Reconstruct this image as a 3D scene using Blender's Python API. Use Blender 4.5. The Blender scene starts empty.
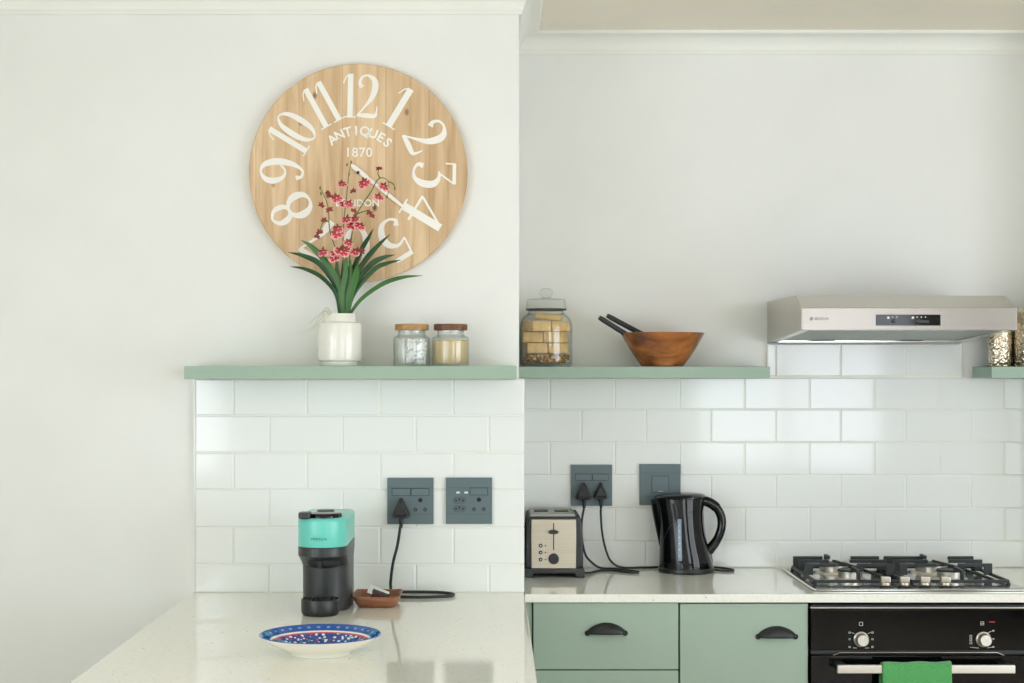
import bpy, bmesh, math, random
from mathutils import Vector, Matrix, noise
R = math.radians
random.seed(7)
SC = bpy.context.scene
COL = SC.collection
F = 1600.0            # focal length in pixels of the 1024 wide frame
VX, VY = 492.0, 371.0
ZC = 1.506            # camera height

def P(px, py, Y):
    return Vector(((px - VX) * Y / F, Y, ZC - (py - VY) * Y / F))

# ------------------------------------------------------------------ materials
def lin(c):
    out = []
    for v in c:
        v = v / 255.0
        out.append(v / 12.92 if v <= 0.04045 else ((v + 0.055) / 1.055) ** 2.4)
    return (*out, 1.0)

def new_mat(name):
    m = bpy.data.materials.new(name)
    m.use_nodes = True
    nt = m.node_tree
    b = nt.nodes['Principled BSDF']
    return m, nt, b

def mat(name, rgb, rough=0.5, metal=0.0, spec=0.5, coat=0.0, bump=0.0, bscale=200.0, var=0.0, vscale=4.0, sheen=0.0):
    m, nt, b = new_mat(name)
    c = lin(rgb)
    b.inputs['Base Color'].default_value = c
    b.inputs['Roughness'].default_value = rough
    b.inputs['Metallic'].default_value = metal
    b.inputs['Specular IOR Level'].default_value = spec
    b.inputs['Coat Weight'].default_value = coat
    b.inputs['Coat Roughness'].default_value = 0.06
    if sheen:
        b.inputs['Sheen Weight'].default_value = sheen
    tc = nt.nodes.new('ShaderNodeTexCoord')
    n = nt.nodes.new('ShaderNodeTexNoise')
    n.inputs['Scale'].default_value = vscale
    n.inputs['Detail'].default_value = 4
    nt.links.new(tc.outputs['Object'], n.inputs['Vector'])
    r = nt.nodes.new('ShaderNodeValToRGB')
    v = var if var else 0.02
    r.color_ramp.elements[0].position = 0.3
    r.color_ramp.elements[1].position = 0.7
    r.color_ramp.elements[0].color = tuple(x * (1 - v) for x in c[:3]) + (1,)
    r.color_ramp.elements[1].color = tuple(min(1, x * (1 + v)) for x in c[:3]) + (1,)
    nt.links.new(n.outputs['Fac'], r.inputs['Fac'])
    nt.links.new(r.outputs['Color'], b.inputs['Base Color'])
    if bump:
        n2 = nt.nodes.new('ShaderNodeTexNoise')
        n2.inputs['Scale'].default_value = bscale
        nt.links.new(tc.outputs['Object'], n2.inputs['Vector'])
        bp = nt.nodes.new('ShaderNodeBump')
        bp.inputs['Strength'].default_value = bump
        bp.inputs['Distance'].default_value = 0.002
        nt.links.new(n2.outputs['Fac'], bp.inputs['Height'])
        nt.links.new(bp.outputs['Normal'], b.inputs['Normal'])
    return m

def ramp(nt, src, stops, interp='LINEAR'):
    r = nt.nodes.new('ShaderNodeValToRGB')
    r.color_ramp.interpolation = interp
    e = r.color_ramp.elements
    while len(e) < len(stops):
        e.new(0.5)
    for i, (p, c) in enumerate(stops):
        e[i].position = p
        e[i].color = lin(c) if max(c) > 1 else (*c, 1)
    nt.links.new(src, r.inputs['Fac'])
    return r.outputs['Color']

def mixc(nt, fac, a, b, mode='MIX'):
    x = nt.nodes.new('ShaderNodeMix')
    x.data_type = 'RGBA'
    x.blend_type = mode
    for inp, v in ((x.inputs[0], fac), (x.inputs[6], a), (x.inputs[7], b)):
        if hasattr(v, 'is_output'):
            nt.links.new(v, inp)
        else:
            inp.default_value = v
    return x.outputs[2]

def wood(name, dark, light, axis='Z', rough=0.55, stretch=14.0, scale=6.0, plank=0.0, coat=0.0, knots=False):
    m, nt, b = new_mat(name)
    tc = nt.nodes.new('ShaderNodeTexCoord')
    mp = nt.nodes.new('ShaderNodeMapping')
    s = [scale * stretch] * 3
    s['XYZ'.index(axis)] = scale
    mp.inputs['Scale'].default_value = s
    nt.links.new(tc.outputs['Object'], mp.inputs['Vector'])
    n = nt.nodes.new('ShaderNodeTexNoise')
    n.inputs['Scale'].default_value = 1.0
    n.inputs['Detail'].default_value = 6
    n.inputs['Distortion'].default_value = 0.6
    nt.links.new(mp.outputs['Vector'], n.inputs['Vector'])
    col = ramp(nt, n.outputs['Fac'], [(0.3, dark), (0.7, light)])
    if plank:
        sp = nt.nodes.new('ShaderNodeSeparateXYZ')
        nt.links.new(tc.outputs['Object'], sp.inputs[0])
        mt = nt.nodes.new('ShaderNodeMath'); mt.operation = 'MULTIPLY_ADD'
        mt.inputs[1].default_value = 1.0 / plank
        mt.inputs[2].default_value = 10.37
        nt.links.new(sp.outputs[0 if axis == 'Z' else 2], mt.inputs[0])
        fl = nt.nodes.new('ShaderNodeMath'); fl.operation = 'FLOOR'
        nt.links.new(mt.outputs[0], fl.inputs[0])
        wn = nt.nodes.new('ShaderNodeTexWhiteNoise'); wn.noise_dimensions = '1D'
        nt.links.new(fl.outputs[0], wn.inputs['W'])
        tint = ramp(nt, wn.outputs['Value'], [(0.0, (0.80, 0.76, 0.70)), (1.0, (1.0, 1.0, 1.0))])
        col = mixc(nt, 1.0, col, tint, 'MULTIPLY')
        fr = nt.nodes.new('ShaderNodeMath'); fr.operation = 'FRACT'
        nt.links.new(mt.outputs[0], fr.inputs[0])
        seam = ramp(nt, fr.outputs[0], [(0.0, (0.72, 0.66, 0.58)), (0.03, (1, 1, 1)), (0.98, (1, 1, 1))])
        col = mixc(nt, 1.0, col, seam, 'MULTIPLY')
    if knots:
        mp2 = nt.nodes.new('ShaderNodeMapping')
        mp2.inputs['Scale'].default_value = (15, 15, 9)
        nt.links.new(tc.outputs['Object'], mp2.inputs['Vector'])
        vo = nt.nodes.new('ShaderNodeTexVoronoi')
        vo.inputs['Scale'].default_value = 1.0
        nt.links.new(mp2.outputs['Vector'], vo.inputs['Vector'])
        kf = ramp(nt, vo.outputs['Distance'], [(0.05, (1, 1, 1)), (0.13, (0, 0, 0))])
        gate = ramp(nt, vo.outputs['Color'], [(0.55, (0, 0, 0)), (0.56, (1, 1, 1))], 'CONSTANT')
        kk = mixc(nt, 1.0, kf, gate, 'MULTIPLY')
        col = mixc(nt, kk, col, lin((112, 78, 48)))
    nt.links.new(col, b.inputs['Base Color'])
    b.inputs['Roughness'].default_value = rough
    b.inputs['Coat Weight'].default_value = coat
    bp = nt.nodes.new('ShaderNodeBump')
    bp.inputs['Strength'].default_value = 0.12
    bp.inputs['Distance'].default_value = 0.002
    nt.links.new(n.outputs['Fac'], bp.inputs['Height'])
    nt.links.new(bp.outputs['Normal'], b.inputs['Normal'])
    return m

def brushed(name, rgb, rough=0.3, axis='X', amt=0.06):
    m, nt, b = new_mat(name)
    tc = nt.nodes.new('ShaderNodeTexCoord')
    mp = nt.nodes.new('ShaderNodeMapping')
    s = [900.0] * 3
    s['XYZ'.index(axis)] = 6.0
    mp.inputs['Scale'].default_value = s
    nt.links.new(tc.outputs['Object'], mp.inputs['Vector'])
    n = nt.nodes.new('ShaderNodeTexNoise')
    n.inputs['Scale'].default_value = 1.0
    n.inputs['Detail'].default_value = 3
    nt.links.new(mp.outputs['Vector'], n.inputs['Vector'])
    c = rgb
    col = ramp(nt, n.outputs['Fac'], [(0.25, tuple(int(x * 0.92) for x in c)), (0.75, c)])
    nt.links.new(col, b.inputs['Base Color'])
    b.inputs['Metallic'].default_value = 1.0
    b.inputs['Roughness'].default_value = rough
    bp = nt.nodes.new('ShaderNodeBump')
    bp.inputs['Strength'].default_value = amt
    bp.inputs['Distance'].default_value = 0.0005
    nt.links.new(n.outputs['Fac'], bp.inputs['Height'])
    nt.links.new(bp.outputs['Normal'], b.inputs['Normal'])
    return m

def thin_glass(name, tint=(0.975, 0.985, 0.978), edge=(0.74, 0.80, 0.77), wav=0.0):
    m = bpy.data.materials.new(name)
    m.use_nodes = True
    nt = m.node_tree
    nt.nodes.clear()
    out = nt.nodes.new('ShaderNodeOutputMaterial')
    tr = nt.nodes.new('ShaderNodeBsdfTransparent')
    gl = nt.nodes.new('ShaderNodeBsdfGlossy')
    gl.inputs['Roughness'].default_value = 0.03
    lw = nt.nodes.new('ShaderNodeLayerWeight')
    lw.inputs['Blend'].default_value = 0.5
    col = ramp(nt, lw.outputs['Facing'], [(0.55, tint), (0.98, edge)])
    nt.links.new(col, tr.inputs['Color'])
    pw = nt.nodes.new('ShaderNodeMath'); pw.operation = 'POWER'; pw.inputs[1].default_value = 4.5
    nt.links.new(lw.outputs['Facing'], pw.inputs[0])
    fr = nt.nodes.new('ShaderNodeMath'); fr.operation = 'MULTIPLY_ADD'; fr.inputs[1].default_value = 0.6; fr.inputs[2].default_value = 0.055
    nt.links.new(pw.outputs[0], fr.inputs[0])
    mx = nt.nodes.new('ShaderNodeMixShader')
    nt.links.new(fr.outputs[0], mx.inputs[0])
    nt.links.new(tr.outputs[0], mx.inputs[1])
    nt.links.new(gl.outputs[0], mx.inputs[2])
    nt.links.new(mx.outputs[0], out.inputs['Surface'])
    return m

def quartz():
    m, nt, b = new_mat('quartz')
    tc = nt.nodes.new('ShaderNodeTexCoord')
    v = nt.nodes.new('ShaderNodeTexVoronoi')
    v.inputs['Scale'].default_value = 260
    nt.links.new(tc.outputs['Object'], v.inputs['Vector'])
    n = nt.nodes.new('ShaderNodeTexNoise')
    n.inputs['Scale'].default_value = 90
    n.inputs['Detail'].default_value = 5
    nt.links.new(tc.outputs['Object'], n.inputs['Vector'])
    base = ramp(nt, n.outputs['Fac'], [(0.3, (234, 234, 224)), (0.7, (243, 243, 235))])
    sp = ramp(nt, v.outputs['Color'], [(0.0, (0.86, 0.83, 0.78)), (0.12, (1, 1, 1)), (0.93, (1, 1, 1)), (1.0, (1.12, 1.12, 1.12))])
    col = mixc(nt, 1.0, base, sp, 'MULTIPLY')
    nt.links.new(col, b.inputs['Base Color'])
    b.inputs['Roughness'].default_value = 0.06
    b.inputs['Specular IOR Level'].default_value = 1.0
    return m

M = {}
M['wall'] = mat('wall_paint', (231, 232, 229), 0.75, bump=0.05, bscale=140, spec=0.3)
M['ceil'] = mat('ceiling_paint', (238, 232, 218), 0.85, spec=0.2)
M['cornice'] = mat('cornice_paint', (233, 234, 227), 0.55)
M['tile'] = mat('glazed_tile', (230, 233, 231), 0.08, spec=0.65, var=0.012, vscale=2.5)
M['grout'] = mat('grout', (230, 229, 220), 0.85, bump=0.2, bscale=500)
M['floor'] = wood('floor_boards', (168, 152, 134), (192, 178, 160), 'Y', 0.4, 12, 3, plank=0.0)
M['quartz'] = quartz()
M['sage'] = mat('sage_paint', (150, 173, 156), 0.42, var=0.02)
M['sagecab'] = mat('sage_cabinet', (158, 177, 162), 0.45, var=0.02)
M['gap'] = mat('cabinet_shadow_gap', (70, 84, 76), 0.7)
M['clockwood'] = wood('pine_boards', (202, 167, 126), (236, 210, 174), 'Z', 0.6, 12, 3.2, plank=0.118, knots=True)
M['white'] = mat('white_paint', (240, 238, 230), 0.55)
M['black'] = mat('black_plastic', (26, 28, 29), 0.38)
M['gloss'] = mat('black_gloss', (7, 8, 9), 0.06, spec=0.4)
M['ovenglass'] = mat('black_oven_glass', (8, 9, 10), 0.05, spec=0.32)
M['iron'] = mat('cast_iron', (38, 44, 46), 0.5, bump=0.2, bscale=600)
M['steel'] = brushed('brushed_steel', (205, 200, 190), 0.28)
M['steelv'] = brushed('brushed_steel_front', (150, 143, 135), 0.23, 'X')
M['steelt'] = brushed('toaster_steel', (212, 204, 188), 0.34, 'X')
M['deck'] = mat('toaster_deck', (158, 158, 152), 0.42, metal=0.5)
M['knobm'] = mat('hob_knob_metal', (176, 168, 154), 0.3, metal=0.9)
M['polish'] = mat('polished_steel', (206, 204, 196), 0.14, metal=1.0)
M['silver'] = mat('satin_silver', (214, 210, 200), 0.33, metal=0.85)
M['ceramic'] = mat('white_ceramic', (232, 231, 222), 0.1, spec=0.6, var=0.015, vscale=9)
M['glass'] = thin_glass('clear_glass')
M['lidoak'] = wood('pale_lid_wood', (150, 110, 62), (186, 146, 92), 'X', 0.5, 10, 9)
M['lidwal'] = wood('dark_lid_wood', (78, 46, 26), (130, 84, 52), 'X', 0.5, 10, 9)
M['sugar'] = mat('sugar_grains', (226, 200, 152), 0.9, bump=0.7, bscale=900, var=0.06, vscale=60)
M['rusk'] = mat('rusk_crumb', (228, 192, 132), 0.85, bump=0.9, bscale=260, var=0.16, vscale=50)
M['crumb'] = mat('crumb_brown', (186, 126, 66), 0.85, bump=0.8, bscale=200, var=0.3, vscale=60)
M['bowl'] = wood('acacia_wood', (88, 46, 18), (184, 114, 56), 'X', 0.32, 4, 7, coat=0.25)
M['traywood'] = wood('tray_wood', (126, 78, 52), (172, 118, 86), 'X', 0.42, 8, 10, coat=0.2)
M['socket'] = mat('slate_plastic', (92, 109, 114), 0.36)
M['socketd'] = mat('slate_plastic_dark', (78, 94, 99), 0.42)
M['hole'] = mat('dark_hole', (14, 16, 17), 0.7)
M['mint'] = mat('mint_plastic', (104, 202, 187), 0.3, coat=0.1)
M['char'] = mat('charcoal_plastic', (54, 57, 58), 0.36, metal=0.25)
M['cord'] = mat('cord_rubber', (34, 38, 40), 0.45)
M['leaf'] = mat('leaf_green', (36, 76, 38), 0.42, var=0.35, vscale=12)
M['leafl'] = mat('leaf_green_light', (60, 106, 50), 0.42, var=0.3, vscale=12)
M['stem'] = mat('stem_green', (92, 112, 56), 0.55, var=0.2, vscale=30)
M['petal'] = mat('petal_maroon', (138, 48, 42), 0.55, var=0.35, vscale=60)
M['lip'] = mat('lip_pink', (192, 52, 68), 0.5, var=0.3, vscale=80)
M['lipw'] = mat('lip_white', (232, 172, 168), 0.55, var=0.1, vscale=60)
M['root'] = mat('air_root_pale', (190, 198, 166), 0.7)
M['foil'] = mat('foil_white', (236, 237, 235), 0.3, metal=0.15, bump=0.4, bscale=60)
M['maroon'] = mat('dark_sachet', (64, 30, 28), 0.4)
M['led'] = mat('amber_lens', (150, 84, 50), 0.3)
M['redmark'] = mat('red_print', (196, 52, 50), 0.4)
M['whitemark'] = mat('white_print', (222, 224, 222), 0.5)
M['darkmark'] = mat('dark_print', (34, 40, 40), 0.5)
M['filter'] = mat('filter_mesh', (150, 156, 152), 0.4, metal=0.7, bump=0.6, bscale=700)
M['doorwood'] = wood('added_door_wood', (70, 40, 28), (98, 58, 40), 'Z', 0.4, 10, 4)
M['frame'] = mat('window_frame_paint', (236, 236, 232), 0.4)
M['gauge'] = mat('water_gauge', (120, 140, 158), 0.15)

def hammered():
    m, nt, b = new_mat('hammered_metal')
    tc = nt.nodes.new('ShaderNodeTexCoord')
    v = nt.nodes.new('ShaderNodeTexVoronoi')
    v.inputs['Scale'].default_value = 150
    v.feature = 'SMOOTH_F1'
    nt.links.new(tc.outputs['Object'], v.inputs['Vector'])
    bp = nt.nodes.new('ShaderNodeBump')
    bp.inputs['Strength'].default_value = 0.8
    bp.inputs['Distance'].default_value = 0.004
    nt.links.new(v.outputs['Distance'], bp.inputs['Height'])
    nt.links.new(bp.outputs['Normal'], b.inputs['Normal'])
    b.inputs['Base Color'].default_value = lin((208, 196, 176))
    b.inputs['Metallic'].default_value = 1
    b.inputs['Roughness'].default_value = 0.18
    return m
M['hammer'] = hammered()

def towel_mat():
    m, nt, b = new_mat('green_terry')
    tc = nt.nodes.new('ShaderNodeTexCoord')
    n = nt.nodes.new('ShaderNodeTexNoise')
    n.inputs['Scale'].default_value = 420
    nt.links.new(tc.outputs['Object'], n.inputs['Vector'])
    col = ramp(nt, n.outputs['Fac'], [(0.3, (58, 138, 72)), (0.7, (98, 184, 108))])
    nt.links.new(col, b.inputs['Base Color'])
    b.inputs['Roughness'].default_value = 0.95
    b.inputs['Sheen Weight'].default_value = 0.4
    bp = nt.nodes.new('ShaderNodeBump')
    bp.inputs['Strength'].default_value = 0.8
    bp.inputs['Distance'].default_value = 0.003
    nt.links.new(n.outputs['Fac'], bp.inputs['Height'])
    nt.links.new(bp.outputs['Normal'], b.inputs['Normal'])
    return m
M['towel'] = towel_mat()

def print_mat():
    m, nt, b = new_mat('printed_paper')
    tc = nt.nodes.new('ShaderNodeTexCoord')
    n = nt.nodes.new('ShaderNodeTexNoise')
    n.inputs['Scale'].default_value = 130
    n.inputs['Detail'].default_value = 2
    nt.links.new(tc.outputs['Object'], n.inputs['Vector'])
    col = ramp(nt, n.outputs['Fac'], [(0.38, (150, 156, 160)), (0.52, (232, 233, 231))])
    nt.links.new(col, b.inputs['Base Color'])
    b.inputs['Roughness'].default_value = 0.45
    return m
M['print'] = print_mat()

def plate_mat():
    m, nt, b = new_mat('painted_plate')
    tc = nt.nodes.new('ShaderNodeTexCoord')
    sp = nt.nodes.new('ShaderNodeSeparateXYZ')
    nt.links.new(tc.outputs['Object'], sp.inputs[0])
    cmb = nt.nodes.new('ShaderNodeCombineXYZ')
    nt.links.new(sp.outputs[0], cmb.inputs[0]); nt.links.new(sp.outputs[1], cmb.inputs[1])
    ln = nt.nodes.new('ShaderNodeVectorMath'); ln.operation = 'LENGTH'
    nt.links.new(cmb.outputs[0], ln.inputs[0])
    rad = ln.outputs['Value']
    nrm = nt.nodes.new('ShaderNodeMath'); nrm.operation = 'DIVIDE'
    nrm.inputs[1].default_value = 0.1305
    nt.links.new(rad, nrm.inputs[0])
    r = nrm.outputs[0]
    # angle
    at = nt.nodes.new('ShaderNodeMath'); at.operation = 'ARCTAN2'
    nt.links.new(sp.outputs[1], at.inputs[0]); nt.links.new(sp.outputs[0], at.inputs[1])
    mul = nt.nodes.new('ShaderNodeMath'); mul.operation = 'MULTIPLY'; mul.inputs[1].default_value = 34
    nt.links.new(at.outputs[0], mul.inputs[0])
    sn = nt.nodes.new('ShaderNodeMath'); sn.operation = 'SINE'
    nt.links.new(mul.outputs[0], sn.inputs[0])
    # band of pale scallops in the rim
    rr = nt.nodes.new('ShaderNodeMath'); rr.operation = 'SUBTRACT'; rr.inputs[1].default_value = 0.905
    nt.links.new(r, rr.inputs[0])
    ab = nt.nodes.new('ShaderNodeMath'); ab.operation = 'ABSOLUTE'
    nt.links.new(rr.outputs[0], ab.inputs[0])
    dd = nt.nodes.new('ShaderNodeMath'); dd.operation = 'MULTIPLY_ADD'; dd.inputs[1].default_value = -26; dd.inputs[2].default_value = 0.42
    nt.links.new(ab.outputs[0], dd.inputs[0])
    sm = nt.nodes.new('ShaderNodeMath'); sm.operation = 'ADD'
    nt.links.new(dd.outputs[0], sm.inputs[0])
    hs = nt.nodes.new('ShaderNodeMath'); hs.operation = 'MULTIPLY'; hs.inputs[1].default_value = 0.6
    nt.links.new(sn.outputs[0], hs.inputs[0]); nt.links.new(hs.outputs[0], sm.inputs[1])
    rim = ramp(nt, sm.outputs[0], [(0.40, (10, 78, 160)), (0.66, (104, 168, 210))])
    # inner floral speckle
    vo = nt.nodes.new('ShaderNodeTexVoronoi'); vo.inputs['Scale'].default_value = 135
    nt.links.new(tc.outputs['Object'], vo.inputs['Vector'])
    sx = nt.nodes.new('ShaderNodeSeparateColor')
    nt.links.new(vo.outputs['Color'], sx.inputs[0])
    flo = ramp(nt, sx.outputs[0], [(0.0, (14, 58, 146)), (0.30, (18, 74, 160)), (0.40, (228, 232, 238)), (0.58, (52, 140, 160)), (0.72, (12, 58, 146)), (0.82, (206, 66, 70)), (0.92, (226, 214, 220))], 'CONSTANT')
    ed = ramp(nt, vo.outputs['Distance'], [(0.46, (1, 1, 1)), (0.56, (0, 0, 0))])
    inner = mixc(nt, ed, lin((12, 62, 146)), flo)
    ringfac = ramp(nt, r, [(0.0, (0, 0, 0)), (0.80, (1, 1, 1))], 'CONSTANT')
    col = mixc(nt, ringfac, inner, rim)
    def band(lo, hi, c, col):
        k = ramp(nt, r, [(0.0, (0, 0, 0)), (lo, (1, 1, 1)), (hi, (0, 0, 0))], 'CONSTANT')
        return mixc(nt, k, col, lin(c))
    col = band(0.79, 0.825, (238, 236, 230), col)
    col = band(0.762, 0.79, (200, 70, 80), col)
    col = band(0.985, 1.2, (60, 96, 168), col)
    # underside and foot stay white
    geo = nt.nodes.new('ShaderNodeNewGeometry')
    s2 = nt.nodes.new('ShaderNodeSeparateXYZ')
    nt.links.new(geo.outputs['Normal'], s2.inputs[0])
    up = ramp(nt, s2.outputs[2], [(0.0, (0, 0, 0)), (0.15, (1, 1, 1))], 'CONSTANT')
    col = mixc(nt, up, lin((236, 233, 224)), col)
    nt.links.new(col, b.inputs['Base Color'])
    b.inputs['Roughness'].default_value = 0.1
    b.inputs['Specular IOR Level'].default_value = 0.6
    return m
M['plate'] = plate_mat()

# ------------------------------------------------------------------ objects
ORG = {}

def tag(o, label=None, cat=None, group=None, kind=None):
    if label: o['label'] = label
    if cat: o['category'] = cat
    if group: o['group'] = group
    if kind: o['kind'] = kind
    return o

def thing(name, loc, label, cat, group=None):
    o = bpy.data.objects.new(name, None)
    o.empty_display_size = 0.05
    COL.objects.link(o)
    o.location = loc
    ORG[o.name] = Vector(loc)
    return tag(o, label, cat, group)

def catmull(pts, n=8, closed=False):
    pts = [Vector(p) for p in pts]
    out = []
    N = len(pts)
    segs = N if closed else N - 1
    for i in range(segs):
        if closed:
            p0, p1, p2, p3 = pts[(i - 1) % N], pts[i], pts[(i + 1) % N], pts[(i + 2) % N]
        else:
            p1, p2 = pts[i], pts[i + 1]
            p0 = pts[i - 1] if i > 0 else p1 * 2 - p2
            p3 = pts[i + 2] if i + 2 < N else p2 * 2 - p1
        for k in range(n):
            t = k / n
            out.append(0.5 * ((2 * p1) + (p2 - p0) * t + (2 * p0 - 5 * p1 + 4 * p2 - p3) * t * t + (3 * p1 - p0 - 3 * p2 + p3) * t ** 3))
    if not closed:
        out.append(pts[-1].copy())
    return out

class MB:
    def __init__(self):
        self.bm = bmesh.new()
        self.wn = False
    def _mark(self, before, mi):
        for f in self.bm.faces:
            if f not in before:
                f.material_index = mi
    def box(self, x0, x1, y0, y1, z0, z1, bev=0.0, seg=2, mi=0):
        bm = self.bm
        before = set(bm.faces)
        v = [bm.verts.new((x, y, z)) for z in (z0, z1) for y in (y0, y1) for x in (x0, x1)]
        fs = [bm.faces.new([v[i] for i in q]) for q in ((0, 2, 3, 1), (4, 5, 7, 6), (0, 1, 5, 4), (2, 6, 7, 3), (0, 4, 6, 2), (1, 3, 7, 5))]
        if bev > 0:
            self.wn = True
            es = list({e for f in fs for e in f.edges})
            bmesh.ops.bevel(bm, geom=es, offset=bev, segments=seg, profile=0.5, affect='EDGES')
        self._mark(before, mi)
        return self
    def prism(self, poly, axis, a0, a1, bev=0.0, seg=2, mi=0):
        """extrude a 2D outline along an axis; poly in the other two axes (order X,Y,Z without axis)"""
        bm = self.bm
        before = set(bm.faces)
        def mk(p, a):
            if axis == 'X': return (a, p[0], p[1])
            if axis == 'Y': return (p[0], a, p[1])
            return (p[0], p[1], a)
        lo = [bm.verts.new(mk(p, a0)) for p in poly]
        hi = [bm.verts.new(mk(p, a1)) for p in poly]
        n = len(poly)
        fs = [bm.faces.new(lo), bm.faces.new(list(reversed(hi)))]
        for i in range(n):
            j = (i + 1) % n
            fs.append(bm.faces.new((lo[j], lo[i], hi[i], hi[j])))
        bmesh.ops.recalc_face_normals(bm, faces=fs)
        if bev > 0:
            self.wn = True
            es = [e for e in fs[0].edges] + [e for e in fs[1].edges]
            bmesh.ops.bevel(bm, geom=es, offset=bev, segments=seg, profile=0.5, affect='EDGES')
        self._mark(before, mi)
        return self
    def loft(self, rings, cap0=True, cap1=True, mi=0, closed=True):
        bm = self.bm
        before = set(bm.faces)
        vs = [[bm.verts.new(p) for p in r] for r in rings]
        fs = []
        for a, b in zip(vs[:-1], vs[1:]):
            n = len(a)
            for i in range(n if closed else n - 1):
                j = (i + 1) % n
                fs.append(bm.faces.new((a[i], a[j], b[j], b[i])))
        if cap0: fs.append(bm.faces.new(list(reversed(vs[0]))))
        if cap1: fs.append(bm.faces.new(vs[-1]))
        bmesh.ops.recalc_face_normals(bm, faces=fs)
        self._mark(before, mi)
        return self
    def lathe(self, prof, c=(0, 0, 0), n=40, mi=0, axis='Z', closed=False):
        """prof: (r, h) list; closed joins the last point to the first"""
        bm = self.bm
        before = set(bm.faces)
        def mk(r, h, a):
            if axis == 'Z': return (c[0] + r * math.cos(a), c[1] + r * math.sin(a), c[2] + h)
            if axis == 'Y': return (c[0] + r * math.cos(a), c[1] + h, c[2] + r * math.sin(a))
            return (c[0] + h, c[1] + r * math.cos(a), c[2] + r * math.sin(a))
        rows = []
        for r, h in prof:
            if r < 1e-6:
                rows.append([bm.verts.new(mk(0, h, 0))])
            else:
                rows.append([bm.verts.new(mk(r, h, 2 * math.pi * k / n)) for k in range(n)])
        fs = []
        pairs = list(zip(rows[:-1], rows[1:]))
        if closed: pairs.append((rows[-1], rows[0]))
        for a, b in pairs:
            for k in range(n):
                j = (k + 1) % n
                if len(a) == 1 and len(b) == 1: continue
                if len(a) == 1: fs.append(bm.faces.new((a[0], b[j], b[k])))
                elif len(b) == 1: fs.append(bm.faces.new((a[k], a[j], b[0])))
                else: fs.append(bm.faces.new((a[k], a[j], b[j], b[k])))
        bmesh.ops.recalc_face_normals(bm, faces=fs)
        self._mark(before, mi)
        return self
    def tube(self, pts, r, n=10, mi=0, flat=1.0, up=Vector((0, 0, 1))):
        pts = [Vector(p) for p in pts]
        rs = r if isinstance(r, (list, tuple)) else [r] * len(pts)
        t0 = (pts[1] - pts[0]).normalized()
        a = t0.cross(up)
        if a.length < 1e-4: a = t0.cross(Vector((1, 0, 0)))
        a.normalize()
        rings = []
        for i, p in enumerate(pts):
            t = (pts[min(i + 1, len(pts) - 1)] - pts[max(i - 1, 0)]).normalized()
            a = (a - t * a.dot(t)).normalized()
            b = t.cross(a)
            rings.append([p + a * (math.cos(2 * math.pi * k / n) * rs[i] * flat) + b * (math.sin(2 * math.pi * k / n) * rs[i]) for k in range(n)])
        return self.loft(rings, mi=mi)
    def mesh(self, me, mw, mi=0):
        before = set(self.bm.faces)
        tmp = bmesh.new(); tmp.from_mesh(me)
        bmesh.ops.transform(tmp, matrix=mw, verts=tmp.verts)
        vm = {v: self.bm.verts.new(v.co) for v in tmp.verts}
        for f in tmp.faces:
            try: self.bm.faces.new([vm[v] for v in f.verts])
            except ValueError: pass
        tmp.free()
        self._mark(before, mi)
        return self
    def build(self, name, mats, parent=None, smooth=38, origin=None, label=None):
        me = bpy.data.meshes.new(name)
        if parent is not None: org = ORG[parent.name]
        elif origin is not None: org = Vector(origin)
        else: org = Vector((0, 0, 0))
        bmesh.ops.translate(self.bm, vec=-org, verts=self.bm.verts)
        self.bm.to_mesh(me)
        self.bm.free()
        for m in (mats if isinstance(mats, (list, tuple)) else [mats]):
            me.materials.append(m)
        if smooth:
            me.polygons.foreach_set('use_smooth', [True] * len(me.polygons))
            me.set_sharp_from_angle(angle=R(smooth))
        o = bpy.data.objects.new(name, me)
        COL.objects.link(o)
        if self.wn and smooth:
            wm = o.modifiers.new('face_normals', 'WEIGHTED_NORMAL')
            wm.mode = 'FACE_AREA'; wm.weight = 100; wm.keep_sharp = True
        ORG[o.name] = org
        if parent is not None: o.parent = parent
        else: o.location = org
        if label: o['label'] = label
        return o

def struct(mb, name, m, smooth=38):
    return tag(mb.build(name, m, smooth=smooth), kind='structure')

def copy_tree(o, parent=None):
    c = o.copy()
    COL.objects.link(c)
    ORG[c.name] = ORG[o.name].copy()
    if parent is not None: c.parent = parent
    for ch in [x for x in bpy.data.objects if x.parent == o]:
        copy_tree(ch, c)
    return c

def move(o, delta):
    o.location = Vector(o.location) + Vector(delta)
    ORG[o.name] = ORG[o.name] + Vector(delta)

_text_cache = {}
def text_mesh(s, size, depth=0.0006, spacing=1.0, bold=0.0):
    k = (s, size, depth, spacing, bold)
    if k in _text_cache: return _text_cache[k]
    cu = bpy.data.curves.new('txt', 'FONT')
    cu.body = s
    cu.size = size
    cu.extrude = depth / 2
    cu.align_x = 'CENTER'; cu.align_y = 'CENTER'
    cu.space_character = spacing
    cu.offset = bold
    cu.resolution_u = 4
    ob = bpy.data.objects.new('txt', cu)
    COL.objects.link(ob)
    bpy.context.view_layer.update()
    me = bpy.data.meshes.new_from_object(ob.evaluated_get(bpy.context.evaluated_depsgraph_get()))
    bpy.data.objects.remove(ob)
    bpy.data.curves.remove(cu)
    _text_cache[k] = me
    return me

FACE = Matrix.Rotation(R(90), 4, 'X')     # text plane -> facing -Y

def rrect(x0, x1, y0, y1, r, n=6):
    pts = []
    for cx, cy, a0 in ((x1 - r, y1 - r, 0), (x0 + r, y1 - r, 90), (x0 + r, y0 + r, 180), (x1 - r, y0 + r, 270)):
        for k in range(n + 1):
            a = R(a0 + 90 * k / n)
            pts.append((cx + r * math.cos(a), cy + r * math.sin(a)))
    return pts

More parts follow.
